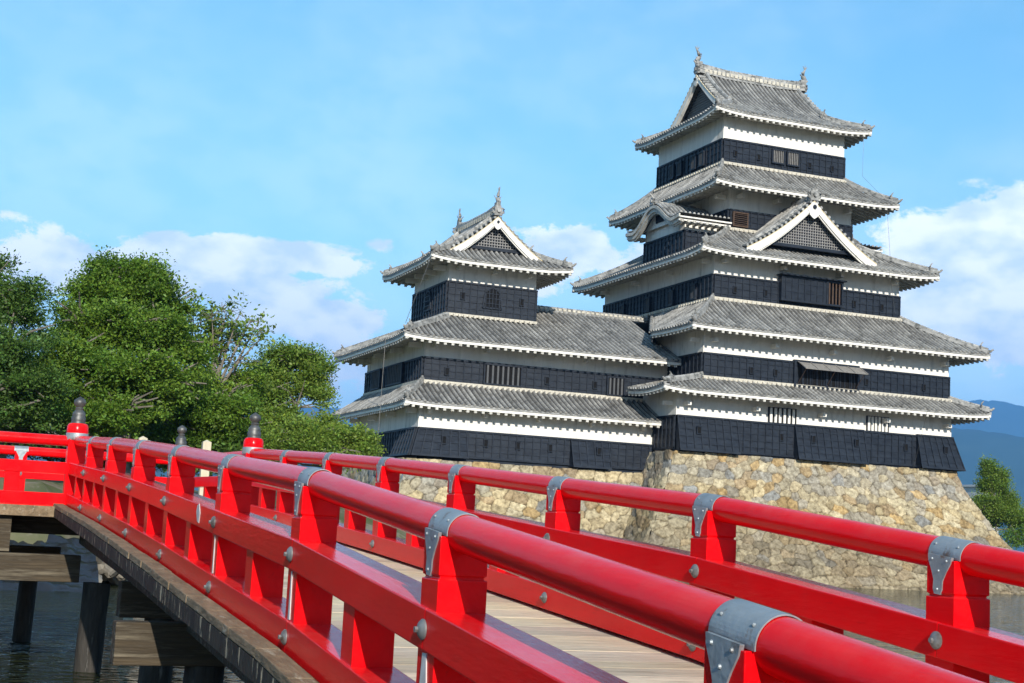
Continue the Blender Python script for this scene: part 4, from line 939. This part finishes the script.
# ================================================================ the red bridge
br = thing('red_bridge', 'arched vermilion wooden bridge with round handrails turning left over the moat', 'bridge', (2.8,10,0))
U1, U2 = 1.721, 3.906
VB = [-3.155,-1.155,.845,2.845,4.845,6.845,8.845,10.845,12.845,14.845,16.845,18.85]
HZ = [-.86,-.60,-.375,-.154,.048,.241,.370,.501,.622,.731,.826,.925]
HZ = [h+CAMZ-.042 for h in HZ]
def hz(v): return float(np.interp(v, VB, HZ))
def vround(cy, cz, r, n): return [(r*math.cos(2*math.pi*k/n), r*math.sin(2*math.pi*k/n)) for k in range(n)]
def railmesh(p, q, name='handrail', r=.066):
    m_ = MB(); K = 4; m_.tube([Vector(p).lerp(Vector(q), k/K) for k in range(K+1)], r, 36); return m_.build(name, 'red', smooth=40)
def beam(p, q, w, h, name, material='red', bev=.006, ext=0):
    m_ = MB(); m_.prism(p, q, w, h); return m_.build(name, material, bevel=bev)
post0 = None
def make_post(side_dir):
    """one railing post at origin (rail axis at z=0); side_dir = direction of the straps (x or y)"""
    m_ = MB(); rg = [(.0865,-.020),(.0865,-.150),(.079,-.153),(.079,-.162),(.0885,-.165),(.0885,-.66)]
    vs = []
    for w, z in rg: vs += [(-w,-w,z),(w,-w,z),(w,w,z),(-w,w,z)]
    n = len(rg); m_.add(vs, [(0,1,2,3),tuple(range(4*n-4,4*n))[::-1]]+[(4*i+k,4*i+4+k,4*i+4+(k+1)%4,4*i+(k+1)%4) for i in range(n-1) for k in range(4)])
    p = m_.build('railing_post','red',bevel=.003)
    s = MB(); n = 24; r = .0674
    a0 = R(-8); a1 = R(188); hl = .10
    for k in range(n):
        t0 = a0+(a1-a0)*k/n; t1 = a0+(a1-a0)*(k+1)/n; vs = []
        for t in (t0,t1):
            for yy in (-hl,hl): vs += [(r*math.cos(t), yy, r*math.sin(t)), ((r+.0035)*math.cos(t), yy, (r+.0035)*math.sin(t))]
        s.add(vs, [(0,1,3,2),(4,6,7,5),(1,5,7,3),(0,2,6,4),(0,4,5,1),(2,3,7,6)])
    for sg in (-1,1):
        xo = sg*.088; xi = sg*.080
        outl = [(-.075,.0),(.075,.0),(.07,-.025),(.045,-.065),(.028,-.10),(.028,-.135),(.018,-.155),(-.018,-.155),(-.028,-.135),(-.028,-.10),(-.045,-.065),(-.07,-.025)]
        nn = len(outl); vs = [(xo*1.04, y_, z_) for y_, z_ in outl]+[(xi, y_, z_) for y_, z_ in outl]
        s.add(vs, [tuple(range(nn)), tuple(range(nn,2*nn))]+[(i,(i+1)%nn,nn+(i+1)%nn,nn+i) for i in range(nn)])
        for y_, z_ in ((-.045,-.018),(.045,-.018),(0,-.062),(0,-.135)): s.tube([(xo*1.03,y_,z_),(xo*1.03+sg*.006,y_,z_)], [.007,.004], 8)
    for yy in (-.07,.07):
        for t in (R(35),R(145)): c = Vector(((r+.004)*math.cos(t),yy,(r+.004)*math.sin(t))); s.tube([c, c+Vector((math.cos(t),0,math.sin(t)))*.005], [.006,.003], 8)
    st = s.build('strap','metal',smooth=30); st.parent = p
    for sg in (-1,1):
        for zz in (-.336,-.715):
            b = MB(); x = .101*sg
            b.tube([(x,0,zz),(x+sg*.006,0,zz),(x+sg*.016,0,zz),(x+sg*.022,0,zz)], [.036,.036,.026,.012], 18); b.tube([(x+sg*.02,0,zz),(x+sg*.033,0,zz)], .011, 6)
            bo = b.build('bolt','boltmetal',smooth=40); bo.parent = p
    return p
proto = make_post('x'); kids = list(proto.children); used = False
def put_post(x, y, zax, rz=0, strap=True, bolts=True, slope=0):
    global used
    if not used: p = proto; used = True; p.parent = br; p.matrix_parent_inverse = Matrix.Translation(-br.location)
    else:
        p = proto.copy(); C.collection.objects.link(p)
        for k in kids:
            if k.name.startswith('strap') and not strap: continue
            if k.name.startswith('bolt') and not bolts: continue
            c = k.copy(); C.collection.objects.link(c); c.parent = p
    for c in p.children:
        if c.name.startswith('strap'): c.rotation_euler = (slope,0,0)
    p.location = (x, y, zax); p.rotation_euler = (0,0,rz); return p
balm = None
def put_baluster(x, y, zax):
    global balm
    if balm is None:
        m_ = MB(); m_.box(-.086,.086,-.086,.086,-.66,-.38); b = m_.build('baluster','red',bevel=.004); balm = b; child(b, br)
    else: b = balm.copy(); C.collection.objects.link(b)
    b.location = (x, y, zax); return b
def bay_run(x0, y0, z0, x1, y1, z1, last_rail=True):
    """handrail and two beams between two post positions"""
    p = Vector((x0,y0,z0)); q_ = Vector((x1,y1,z1)); up = Vector((0,0,1))
    child(railmesh(p, q_), br)
    child(beam(p-up*.336, q_-up*.336, .20, .142, 'mid_beam'), br)
    child(beam(p-up*.715, q_-up*.715, .20, .150, 'lower_beam'), br)
    c = (p+q_)/2; put_baluster(c.x, c.y, c.z)
for i in range(len(VB)-1):
    bay_run(U1, VB[i], HZ[i], U1, VB[i+1], HZ[i+1])
    if i > 0: put_post(U1, VB[i], HZ[i], slope=math.atan2(HZ[i+1]-HZ[i-1],VB[i+1]-VB[i-1]))
VF = [v+.10 for v in VB[:-1]]+[18.98]
for i in range(len(VB)-1):
    bay_run(U2, VF[i], HZ[i], U2, VF[i+1], HZ[i+1])
    if i > 0: put_post(U2, VF[i], HZ[i], slope=math.atan2(HZ[i+1]-HZ[i-1],VB[i+1]-VB[i-1]))
# giboshi posts at the corner and the landing rails
def finial_post(x, y, zax):
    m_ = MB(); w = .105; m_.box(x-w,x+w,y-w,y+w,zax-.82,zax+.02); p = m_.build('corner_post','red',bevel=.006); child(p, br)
    m_ = MB(); m_.lathe((x,y,zax+.02), [(.118,0),(.128,.02),(.130,.10),(.126,.16),(.11,.19),(.085,.20)], 28); o = m_.build('post_head','red',smooth=35); o.parent = p; o.matrix_parent_inverse = p.matrix_world.inverted()@Matrix.Identity(4)
    m_ = MB(); m_.lathe((x,y,zax+.01), [(.134,0),(.136,.01),(.135,.075),(.132,.085)], 28); o = m_.build('metal_collar','metal',smooth=35); o.parent = p
    m_ = MB(); m_.lathe((x,y,zax+.20), [(.088,0),(.09,.02),(.082,.035),(.085,.05),(.085,.09),(.076,.105),(.080,.12),(.074,.15),(.055,.17),(.045,.185),(.052,.20),(.040,.215),(.045,.225),(.066,.245),(.073,.275),(.066,.305),(.04,.325),(.016,.34),(.004,.35)], 24)
    o = m_.build('bronze_finial','bronze',smooth=50); o.parent = p
    for o in p.children: o.matrix_parent_inverse = Matrix.Identity(4); 
    return p
ZL = .925+CAMZ-.042
finial_post(U1-.02, 18.88, ZL); finial_post(U2, 19.0, ZL-.02); finial_post(3.62, 23.05, ZL)
xs = [U1-.02, .27, -1.18, -2.63, -4.08, -5.53, -6.98]
for a, b_ in zip(xs, xs[1:]): bay_run(a, 18.88, ZL-.005, b_, 18.88, ZL-.005)
for a in xs[1:]: put_post(a, 18.88, ZL-.005, R(90))
xs = [3.62, 1.30, -.9, -3.1, -5.3, -7.5]
for a, b_ in zip(xs, xs[1:]): bay_run(a, 23.05, ZL, b_, 23.05, ZL)
for a in xs[1:]: put_post(a, 23.05, ZL, R(90))
bay_run(U2, 19.0, ZL-.02, 3.62, 23.05, ZL)
# primer patches where paint has gone, lying on the outer faces
def patch(pts, name='paint_chip', axis='x', val_=0):
    m_ = MB(); n = len(pts); m_.add([(val_, a, b) for a, b in pts]+[(val_+.004, a, b) for a, b in pts], [tuple(range(n)), tuple(range(n,2*n))[::-1]]+[(i,(i+1)%n,n+(i+1)%n,n+i) for i in range(n)])
    child(m_.build(name,'primer'), br)
for v_, w_ in ((4.845,.05),(6.845,.018),(8.845,.014),(2.845,.04)):
    z_ = hz(v_); patch([(v_-w_*.3,z_-.415),(v_+w_*.5,z_-.415),(v_+w_,z_-.635),(v_-w_,z_-.635)], val_=U1-.0925)
z_ = hz(9.5); patch([(9.40,z_-.27),(9.46,z_-.28),(9.48,z_-.32),(9.43,z_-.38),(9.37,z_-.39),(9.35,z_-.33)], val_=U1-.1035)
# deck planks
def deck_z(v): return hz(min(v, 18.85))-.820
m_ = MB(); v_ = -3.2
while v_ < 18.6:
    w_ = random.uniform(.17,.22); z0 = deck_z(v_); z1 = deck_z(v_+w_); t = random.uniform(.76,1.12); j = random.uniform(-.015,.015); e = random.uniform(-.0012,.0012)
    x0, x1 = 1.532+j*.3, 4.10+j*.3
    vs = [(x0,v_,z0-.06+e),(x1,v_,z0-.06+e),(x1,v_+w_-.006,z1-.06+e),(x0,v_+w_-.006,z1-.06+e),(x0,v_,z0+e),(x1,v_,z0+e),(x1,v_+w_-.006,z1+e),(x0,v_+w_-.006,z1+e)]
    m_.add(vs, [(0,3,2,1),(4,5,6,7),(0,1,5,4),(1,2,6,5),(2,3,7,6),(3,0,4,7)], (t, t*random.uniform(.96,1.02), t*random.uniform(.9,1.03))); v_ += w_
child(m_.build('deck_planks','deck'), br)
m_ = MB(); x_ = 4.1; zd = deck_z(18.85)
while x_ > -8:
    w_ = random.uniform(.17,.22); t = random.uniform(.72,1.22); e = random.uniform(-.004,.004); m_.box(x_-w_+.004,x_,18.64,23.3,zd-.06+e,zd+e,(t,t*.98,t*.96)); x_ -= w_
child(m_.build('landing_planks','deck'), br)
for u0_, u1_ in ((1.485,1.60),(4.03,4.145)):
    m_ = MB()
    for i in range(len(VB)-1):
        k = 3
        for j in range(k):
            va = VB[i]+2*j/k+.004; vb = VB[i]+2*(j+1)/k-.004; vb = min(vb, 18.84); j_ = random.uniform(-.006,.006)
            m_.prism(((u0_+u1_)/2+j_,va,hz(va)-.82+.028),((u0_+u1_)/2+j_,vb,hz(vb)-.82+.028),.115,.05)
    child(m_.build('edge_cap','edgewood',bevel=.006), br)
# weathered fascia along the outer deck edge, stringers, cross beams and piles
for u_ in (1.506, 4.124):
    m_ = MB()
    for i in range(len(VB)-1):
        m_.prism((u_,VB[i],HZ[i]-.82-.052),(u_,VB[i+1]-.006,HZ[i+1]-.82-.052),.04,.10)
    child(m_.build('edge_board','fasciawood'), br)
for u_ in (1.95, 2.82, 3.7):
    m_ = MB()
    for i in range(len(VB)-1): m_.prism((u_,VB[i],HZ[i]-.82-.24),(u_,VB[i+1],HZ[i+1]-.82-.24),.24,.35)
    child(m_.build('stringer','oldwood'), br)
def pile(x, y, zt, r=.15, lean=(0,0)):
    m_ = MB(); H = zt+1.9
    pts = [Vector((x-lean[0]*(1-k/8)*H, y-lean[1]*(1-k/8)*H, -1.9+H*k/8)) for k in range(9)]; m_.tube(pts, [r*random.uniform(.96,1.04) for _ in pts], 18); child(m_.build('pile','pile',smooth=60), br)
for v_ in (2.6, 6.8, 10.85):
    z_ = deck_z(v_)-.37-.15; m_ = MB(); m_.box(1.34,4.3,v_-.10,v_+.10,z_-.15,z_+.15); child(m_.build('cross_beam','oldwood',bevel=.012), br)
    for x_ in (2.0, 3.65): pile(x_, v_+.02, z_-.15, .145, (.04*(1 if x_ < 3 else -1),0))
for v_ in (14.0,):
    z_ = deck_z(v_)-.57; m_ = MB(); m_.box(1.75,4.0,v_-.12,v_+.12,z_-.16,z_+.16); child(m_.build('cross_beam','oldwood',bevel=.012), br)
    for x_ in (2.15, 3.55): pile(x_, v_+.02, z_-.16, .15, (.03,0))
zb_ = -.49+CAMZ
m_ = MB(); m_.box(-8,1.83,18.46,18.66,zb_-.32,zb_,); child(m_.build('cross_beam','oldwood',bevel=.012), br)
m_ = MB(); m_.box(-8,1.95,22.6,22.8,zb_-.32,zb_); child(m_.build('cross_beam','oldwood',bevel=.012), br)
m_ = MB(); m_.box(-8,1.62,18.585,18.635,zd-.115,zd+.012); child(m_.build('edge_board','edgewood'), br)
m_ = MB(); m_.box(-8,4.1,19.3,19.45,zd-.33,zd-.062); child(m_.build('stringer','oldwood'), br)
m_ = MB(); m_.box(.75,1.02,18.7,23.0,zb_+.01,zd-.062); child(m_.build('stringer','oldwood'), br)
m_ = MB(); m_.box(-2.4,-2.1,18.7,23.0,zb_+.01,zd-.062); child(m_.build('stringer','oldwood'), br)
m_ = MB(); m_.box(3.4,3.7,18.7,23.0,zb_-.2,zd-.062); child(m_.build('stringer','oldwood'), br)
for (x_, y_, r_) in ((2.05,18.55,.16),(1.55,22.7,.13),(-2.2,18.55,.15),(-2.2,22.7,.13),(3.6,18.9,.15),(3.6,22.8,.14),(-6,18.55,.15),(-6,22.7,.13)): pile(x_, y_, zb_-.32 if x_ < 3 else zb_-.2, r_, (.03,0))

# pale timber posts beyond the landing
pp = None
for k, (x_, y_, h_, lb) in enumerate(((4.42,25.4,1.34+CAMZ,'taller pale square timber post behind the bridge, nearer the keep'),(3.38,25.6,1.34+CAMZ,'pale square timber post behind the bridge, just right of the left corner finial'))):
    m_ = MB(); m_.box(-.07,.07,-.07,.07,-1.8,h_-.02); m_.add([(-.07,-.07,h_-.02),(.07,-.07,h_-.02),(.07,.07,h_-.02),(-.07,.07,h_-.02),(0,0,h_+.02)], [(0,1,4),(1,2,4),(2,3,4),(3,0,4)]); o = m_.build('timber_post','palewood',bevel=.004); o.location = (x_,y_,0); tag(o, lb, 'post', 'pale posts beyond the bridge landing')

# black plastic sheets at the water's edge
def tarp(x0, x1, y0, y1, zf, label, seedn):
    r_ = np.random.default_rng(seedn); nx_, ny_ = 90, 50; S, T = np.meshgrid(np.linspace(0,1,nx_), np.linspace(0,1,ny_)); xx = x0+(x1-x0)*S; yy = y0+(y1-y0)*T
    w = sum(a*np.sin(xx*fx+yy*fy+p)*np.sin(yy*fx*.7-xx*fy*.5+p*2) for a, fx, fy, p in ((.10,2.1,1.2,.3),(.07,4.7,3.1,1.3),(.045,9.1,7.3,.7),(.03,17,13,2.1)))
    zz = zf(xx, yy)+np.abs(w)*1.1+.02
    ix = np.arange(S.size).reshape(S.shape); qq = np.stack([ix[:-1,:-1], ix[:-1,1:], ix[1:,1:], ix[1:,:-1]], -1).reshape(-1,4)
    o = npmesh('plastic_sheet', np.stack([xx,yy,zz],-1).reshape(-1,3), qq, 'tarp', smooth=True); tag(o, label, 'plastic sheet', 'black sheets along the moat edge'); return o
tarp(-6, 4.2, 35.8, 40.2, lambda x, y: -.25+np.clip((y-36.6)*.42,0,1.4), 'crumpled black plastic sheet on the far left bank behind the bridge piles', 3)
tarp(6.2, 12.5, 9.0, 14.5, lambda x, y: -.03+0*x, 'black plastic sheet floating on the moat right of the bridge', 5)

# rocks along the left bank
def rock(p, s, seedn, lb):
    r_ = random.Random(seedn); bm = bmesh.new(); bmesh.ops.create_icosphere(bm, subdivisions=3, radius=1)
    ph = [(r_.uniform(1,3),r_.uniform(1,3),r_.uniform(1,3),r_.uniform(0,6)) for _ in range(6)]
    for v in bm.verts:
        d = 1+sum(.09*math.sin(a*v.co.x*2+b*v.co.y*2+c*v.co.z*2+e) for a, b, c, e in ph); v.co = Vector((v.co.x*d*s[0], v.co.y*d*s[1], v.co.z*d*s[2]))
    me = bpy.data.meshes.new('bank_rock'); bm.to_mesh(me); bm.free(); me.materials.append(MT['bankrock']); o = bpy.data.objects.new('bank_rock', me); C.collection.objects.link(o); o.location = p; o.rotation_euler = (0,0,r_.uniform(0,6))
    a = me.color_attributes.new('tint','FLOAT_COLOR','POINT'); a.data.foreach_set('color', np.ones(len(me.vertices)*4, np.float32)); tag(o, lb, 'rock', 'grey rocks along the left bank'); return o
MT['bankrock'] = mat('bank rock', (.26,.23,.18), .9, .2, var=(.16,.145,.12), vscale=2.5, detail=9, bump=1, bscale=6)
for k in range(46):
    t = k/45; x_ = 4.2+t*18.0+random.uniform(-.4,.4); y_ = 40.3+(x_-4.2)*1.105+random.uniform(-.6,.5); s = random.uniform(.3,.75)
    rock((x_,y_,random.uniform(.0,.75)), (s*1.3,s,s*.75), k, 'rough grey rock in the row lining the left bank')

# ================================================================ trees
def sub(lobes, r_, m=13):
    o = []
    for c, rd in lobes:
        o.append((c, tuple(x*.62 for x in rd)))
        for _ in range(m):
            d = Vector((r_.gauss(0,1), r_.gauss(0,1), r_.gauss(0.15,1))).normalized(); k = r_.uniform(.55,1.08); q = r_.uniform(.22,.46)
            o.append(((c[0]+d.x*rd[0]*k, c[1]+d.y*rd[1]*k, c[2]+d.z*rd[2]*k), (rd[0]*q, rd[1]*q, rd[2]*q*r_.uniform(.38,.62))))
    return o
def leaves(name, lobes, n, size, material, root, flat=.75, shell=.55, seedn=0, cluster=9, spread=.22, droop=.0, updir=.25):
    """leaf-sized faces in sprays through the volume of several lobes (centre, radii)"""
    r_ = np.random.default_rng(seedn); vol = np.array([l[1][0]*l[1][1]*l[1][2] for l in lobes])**.72; vol /= vol.sum()
    nc = n//cluster; li = r_.choice(len(lobes), nc, p=vol)
    cen = np.array([l[0] for l in lobes])[li]; rad = np.array([l[1] for l in lobes])[li]
    d = r_.normal(size=(nc,3)); d /= np.linalg.norm(d, axis=1)[:,None]
    rr = (shell+(1-shell)*r_.random(nc)**.6)*(1+np.clip(r_.normal(0,.09,nc),-.2,.15)); rr = np.where(r_.random(nc) < .12, r_.uniform(.2,.8,nc), rr)
    pc_ = cen+d*rad*rr[:,None]
    # holes: drop sprays by a coarse 3D pattern
    hole = np.sin(pc_[:,0]*1.5+seedn)*np.sin(pc_[:,1]*1.2+2*seedn)*np.sin(pc_[:,2]*1.9+.5*seedn)
    keep_ = hole < .52; pc_ = pc_[keep_]; d = d[keep_]; nc = len(pc_)
    # spray plane
    out = d.copy(); out[:,2] = out[:,2]*.5+updir; out /= np.linalg.norm(out,axis=1)[:,None]
    sidev = np.cross(out, np.array([0,0,1.])+r_.normal(0,.25,(nc,3))); sidev /= np.linalg.norm(sidev,axis=1)[:,None]
    a = np.clip(r_.normal(0,1,(nc,cluster,1)),-1.7,1.7)*spread*1.2; b = np.clip(r_.normal(0,1,(nc,cluster,1)),-1.7,1.7)*spread; c = r_.normal(0,1,(nc,cluster,1))*spread*(1-flat)
    nrm = np.cross(out, sidev)
    P = pc_[:,None,:]+out[:,None,:]*a+sidev[:,None,:]*b+nrm[:,None,:]*c; P[...,2] -= droop*(a[...,0]**2+b[...,0]**2)
    P = P.reshape(-1,3); m = len(P)
    nn = np.repeat(nrm, cluster, 0)+r_.normal(0,.55,(m,3)); nn /= np.linalg.norm(nn,axis=1)[:,None]
    t1 = np.cross(nn, r_.normal(size=(m,3))); t1 /= np.linalg.norm(t1,axis=1)[:,None]; t2 = np.cross(nn,t1)
    s = size*r_.uniform(.65,1.35,m)[:,None]
    V = np.stack([P-t1*s*1.0, P-t2*s*.5+nn*s*.10, P+t1*s*1.0, P+t2*s*.5+nn*s*.10],1).reshape(-1,3)
    Q = np.arange(4*m).reshape(-1,4)
    lt = r_.uniform(.7,1.35,m); sp = np.repeat(r_.uniform(.8,1.2,nc), cluster); yel = r_.uniform(.9,1.25,m)
    tint = np.stack([lt*sp*yel, lt*sp, lt*sp*r_.uniform(.7,1.1,m)],-1); tint = np.repeat(tint,4,0)
    o = npmesh(name, V, Q, material, tint=tint, smooth=False); child(o, root); return o
def tree(name, label, lobes, base_, trunk_r, n, size, material, seedn, group='trees on the left bank', cat='tree', **kw):
    root = thing(name, label, cat, base_, group); r_ = random.Random(seedn); m_ = MB(); b = Vector(base_)
    cen = sum((Vector(l[0]) for l in lobes), Vector())/len(lobes); top = max(l[0][2] for l in lobes)
    fork = Vector((b.x+(cen.x-b.x)*.4, b.y+(cen.y-b.y)*.4, b.z+(top-b.z)*.32))
    m_.tube([b-Vector((0,0,.3)), b.lerp(fork,.5)+Vector((r_.uniform(-.1,.1),0,0)), fork], [trunk_r*1.25,trunk_r,trunk_r*.85], 10, tint=1)
    lead = Vector((cen.x,cen.y,top-.22*(top-b.z))); m_.tube([fork, fork.lerp(lead,.5)+Vector((r_.uniform(-.3,.3),r_.uniform(-.3,.3),0)), lead], [trunk_r*.8,trunk_r*.45,trunk_r*.1], 8)
    for l in lobes:
        c = Vector(l[0]); rd = l[1]; s_ = fork.lerp(lead, max(0,min(.8,(c.z-fork.z)/max(.1,lead.z-fork.z)-.25)))
        mid = s_.lerp(c,.5)+Vector((0,0,-.15*(c-s_).length)); m_.tube([s_,mid,c], [trunk_r*.42,trunk_r*.28,trunk_r*.12], 7)
        for _ in range(10):
            e = c+Vector((r_.uniform(-1,1)*rd[0],r_.uniform(-1,.6)*rd[1],r_.uniform(-.6,1)*rd[2]))*1.0; m_.tube([mid.lerp(c,.6), c.lerp(e,.5)+Vector((0,0,.08)), e], [trunk_r*.16,trunk_r*.12,trunk_r*.05], 5)
    child(m_.build('trunk','bark',smooth=60), root)
    leaves('crown', sub(lobes, r_), int(n*2.6), size*.52, material, root, seedn=seedn, **kw); return root
def lob(px, py, Y, rpx, rpy, dy=0):
    p = at(px, py, Y+dy); k = Y/FP*1.05; return (tuple(p), (rpx*k, min(rpx,rpy)*k*1.0+.3, rpy*k))
def gz(x, y): return 1.1
T1 = [lob(*a) for a in ((-20,298,47,48,36),(15,308,46,30,27),(5,345,45,42,28,-1),(-35,360,46,50,36),(22,385,44,36,26),(-10,420,44,52,26),(28,425,45,32,26))]
def strand(label, lobes, pxb, Yb, tr, n, size, material, seedn, name='broadleaf_tree', **kw):
    b = at(pxb, 500, Yb); return tree(name, label, lobes, (b.x, b.y, .9), tr, n, size, material, seedn, **kw)
strand('dark green conifer cut off by the left edge of the photo', T1, 0, 46.5, .28, 30000, .105, 'needle', 1, name='conifer_tree', spread=.18, flat=.8, cat='conifer')
T2 = [lob(*a) for a in ((128,288,50,34,26),(98,300,50,28,24),(160,312,51,32,26),(80,325,49,26,26),(120,330,48,42,32),(172,345,49,26,26),(75,362,48,36,26),(122,375,47,46,30),(165,385,48,34,28),(70,405,47,34,26),(115,415,46,44,24),(150,300,50,24,24),(105,275,50,18,14),(145,272,50,20,12))]
strand('tallest bright green broadleaf tree with a domed crown on the left bank', T2, 122, 49.5, .34, 62000, .115, 'leaf', 2, spread=.21)
T4 = [lob(*a) for a in ((292,360,56,24,16),(312,378,56,18,20),(270,375,56,24,20),(300,402,55,30,20),(255,400,55,30,22),(283,425,54,40,20),(240,432,53,34,22))]
strand('rounded olive green tree nearest the castle turret', T4, 285, 56, .22, 26000, .115, 'leaflight', 4, spread=.20)
T3 = [lob(*a) for a in ((195,385,52,26,14),(225,398,52,32,16),(190,408,51,34,20),(215,420,50,40,22),(178,428,50,30,20),(240,380,53,18,8))]
t3 = strand('half bare tree with dead twigs above its green lower crown', T3, 212, 52.5, .24, 25000, .115, 'leaf', 3, spread=.21)
# dead upper branches
r_ = random.Random(9); m_ = MB(); lv = []
b0 = at(212, 400, 52.5)
for (px, py) in ((193,318),(206,308),(222,302),(240,312),(252,318),(264,335),(214,322),(182,332),(233,330),(247,342),(203,340),(188,308),(228,310),(212,312),(257,325)):
    e = at(px, py, 52.5+r_.uniform(-1.2,1.2)); mid = b0.lerp(e,.55)+Vector((r_.uniform(-.3,.3),0,-.15)); m_.tube([b0,mid,e], [.07,.045,.012], 5); 
    for _ in range(7):
        s_ = mid.lerp(e, r_.uniform(.1,1)); t = s_+Vector((r_.uniform(-.7,.7),r_.uniform(-.5,.5),r_.uniform(-.1,.55))); m_.tube([s_,t],[.02,.006],4)
        for _ in range(2): u_ = t+Vector((r_.uniform(-.4,.4),r_.uniform(-.3,.3),r_.uniform(-.1,.3))); m_.tube([s_.lerp(t,.7),u_],[.011,.004],4)
        lv.append((tuple(t), (.28,.28,.2)))
o = m_.build('bare_branches', 'bark'); child(o, t3)
leaves('sparse_foliage', lv, 2600, .09, 'leaflight', t3, seedn=12, cluster=4, spread=.18, shell=.2)
T5 = [lob(*a) for a in ((325,428,48,24,12),(350,440,47,20,12),(305,440,47,30,14),(335,452,46,36,12),(280,448,47,26,14),(362,450,47,10,8))]
tree('leafy_shrub', 'spreading light green bush against the turret wall behind the bridge', T5, tuple(at(325,480,47.5).xy)+(.9,), .12, 20000, .10, 'leaflight', 5, cat='bush', group='low growth on the left bank', spread=.18)
T6 = [lob(*a) for a in ((40,395,52,50,40),(95,420,54,60,36),(160,425,55,60,30),(220,440,57,50,22),(20,440,50,50,22),(80,450,50,60,18),(150,455,50,60,16),(220,460,50,50,14))]
tree('dense_understorey', 'dark leafy undergrowth filling the gaps under the left bank trees', T6, tuple(at(100,480,54).xy)+(.9,), .2, 42000, .13, 'needle', 6, cat='undergrowth', group='low growth on the left bank', spread=.24)
# trees carry on unseen along the left bank, added to darken the rail reflections
src = bpy.data.objects['broadleaf_tree']
for k, (x_, y_) in enumerate(((-27,44),(-33,28),(-30,12),(-36,-4),(-30,-22))):
    t_ = src.copy(); C.collection.objects.link(t_); t_['label'] = 'unseen full crowned green tree added on the left bank'
    t_.location = (x_, y_, 0.6); t_.rotation_euler = (0,0,k*1.3); t_.scale = (1.15,1.15,1.1)
    for c_ in src.children: d_ = c_.copy(); C.collection.objects.link(d_); d_.parent = t_
# right side: young tree and low growth beyond the keep base
T7 = [((x, y, z), (a, a, b)) for x, y, z, a, b in [(*at(px, py, 100), r1*.0725, r2*.0725) for px, py, r1, r2 in ((988,472,7,12),(1000,478,7,9),(992,490,13,12),(1006,498,10,11),(985,506,12,11),(998,514,17,12),(1018,520,12,14))]]
tree('young_tree', 'small bright green pointed tree beyond the right end of the keep base', T7, tuple(at(996,540,100).xy)+(1.0,), .2, 22000, .15, 'leaflight', 7, group='trees right of the keep', spread=.34)
T8 = [lob(*a) for a in ((1016,538,98,20,12),(1040,530,98,26,20),(1075,515,104,30,30),(1120,520,104,36,30))]
tree('leafy_shrub', 'low dark green bush below the pointed tree at the right edge', T8, tuple(at(1030,545,98).xy)+(.8,), .15, 16000, .16, 'leaf', 8, cat='bush', group='trees right of the keep', spread=.36)

# ================================================================ distant town buildings beyond the moat on the right
def building(px, pyt, Y, wpx, label, floors, col='concrete', roofc=None):
    p = at(px, pyt, Y); w = wpx*Y/FP; H = p.z; root = thing('town_building', label, 'building', (p.x, Y, 0), 'town buildings beyond the moat')
    m_ = MB(); m_.box(p.x-w/2,p.x+w/2,Y,Y+6,0,H); wl = m_.build('wall', col); child(wl, root)
    m_ = MB(); m_.box(p.x-w/2-.3,p.x+w/2+.3,Y-.3,Y+6.3,H,H+.3); child(m_.build('roof', roofc or 'concrete'), root)
    n = max(2, int(w/3.2))
    for f in range(floors):
        for i in range(n):
            xx = p.x-w/2+w*(i+.5)/n; zz = H-1.9-3.1*f
            if zz < 1: continue
            q_ = MB(); q_.box(xx-.8,xx+.8,Y-.06,Y+.02,zz-.7,zz+.7); child(q_.build('window','glass'), root)
MT['greyroof'] = mat('grey metal roof', (.22,.25,.28), .5, .5, var=(.28,.31,.34))
building(992, 487, 175, 20, 'low white town building just behind the keep base on the right', 2)
building(1085, 482, 260, 40, 'grey roofed apartment block at the right edge beyond the trees', 4, roofc='greyroof')
building(1180, 478, 300, 60, 'pale office block far beyond the moat past the right edge', 4)

# ================================================================ air
hz_ = MB(); hz_.box(-16000,17000,-14500,17000,-4,1500); ho = hz_.build('haze','dark'); ho['kind'] = 'stuff'
vm = bpy.data.materials.new('haze air'); vm.use_nodes = True; t = vm.node_tree; t.nodes.clear(); pv = N(t,'ShaderNodeVolumePrincipled'); pv.inputs['Color'].default_value = (.16,.46,1,1); pv.inputs['Density'].default_value = .00011; pv.inputs['Anisotropy'].default_value = 0
vo = N(t,'ShaderNodeOutputMaterial'); L(t, pv.outputs[0], vo.inputs['Volume']); ho.data.materials.clear(); ho.data.materials.append(vm)
ho.data.color_attributes.remove(ho.data.color_attributes[0])
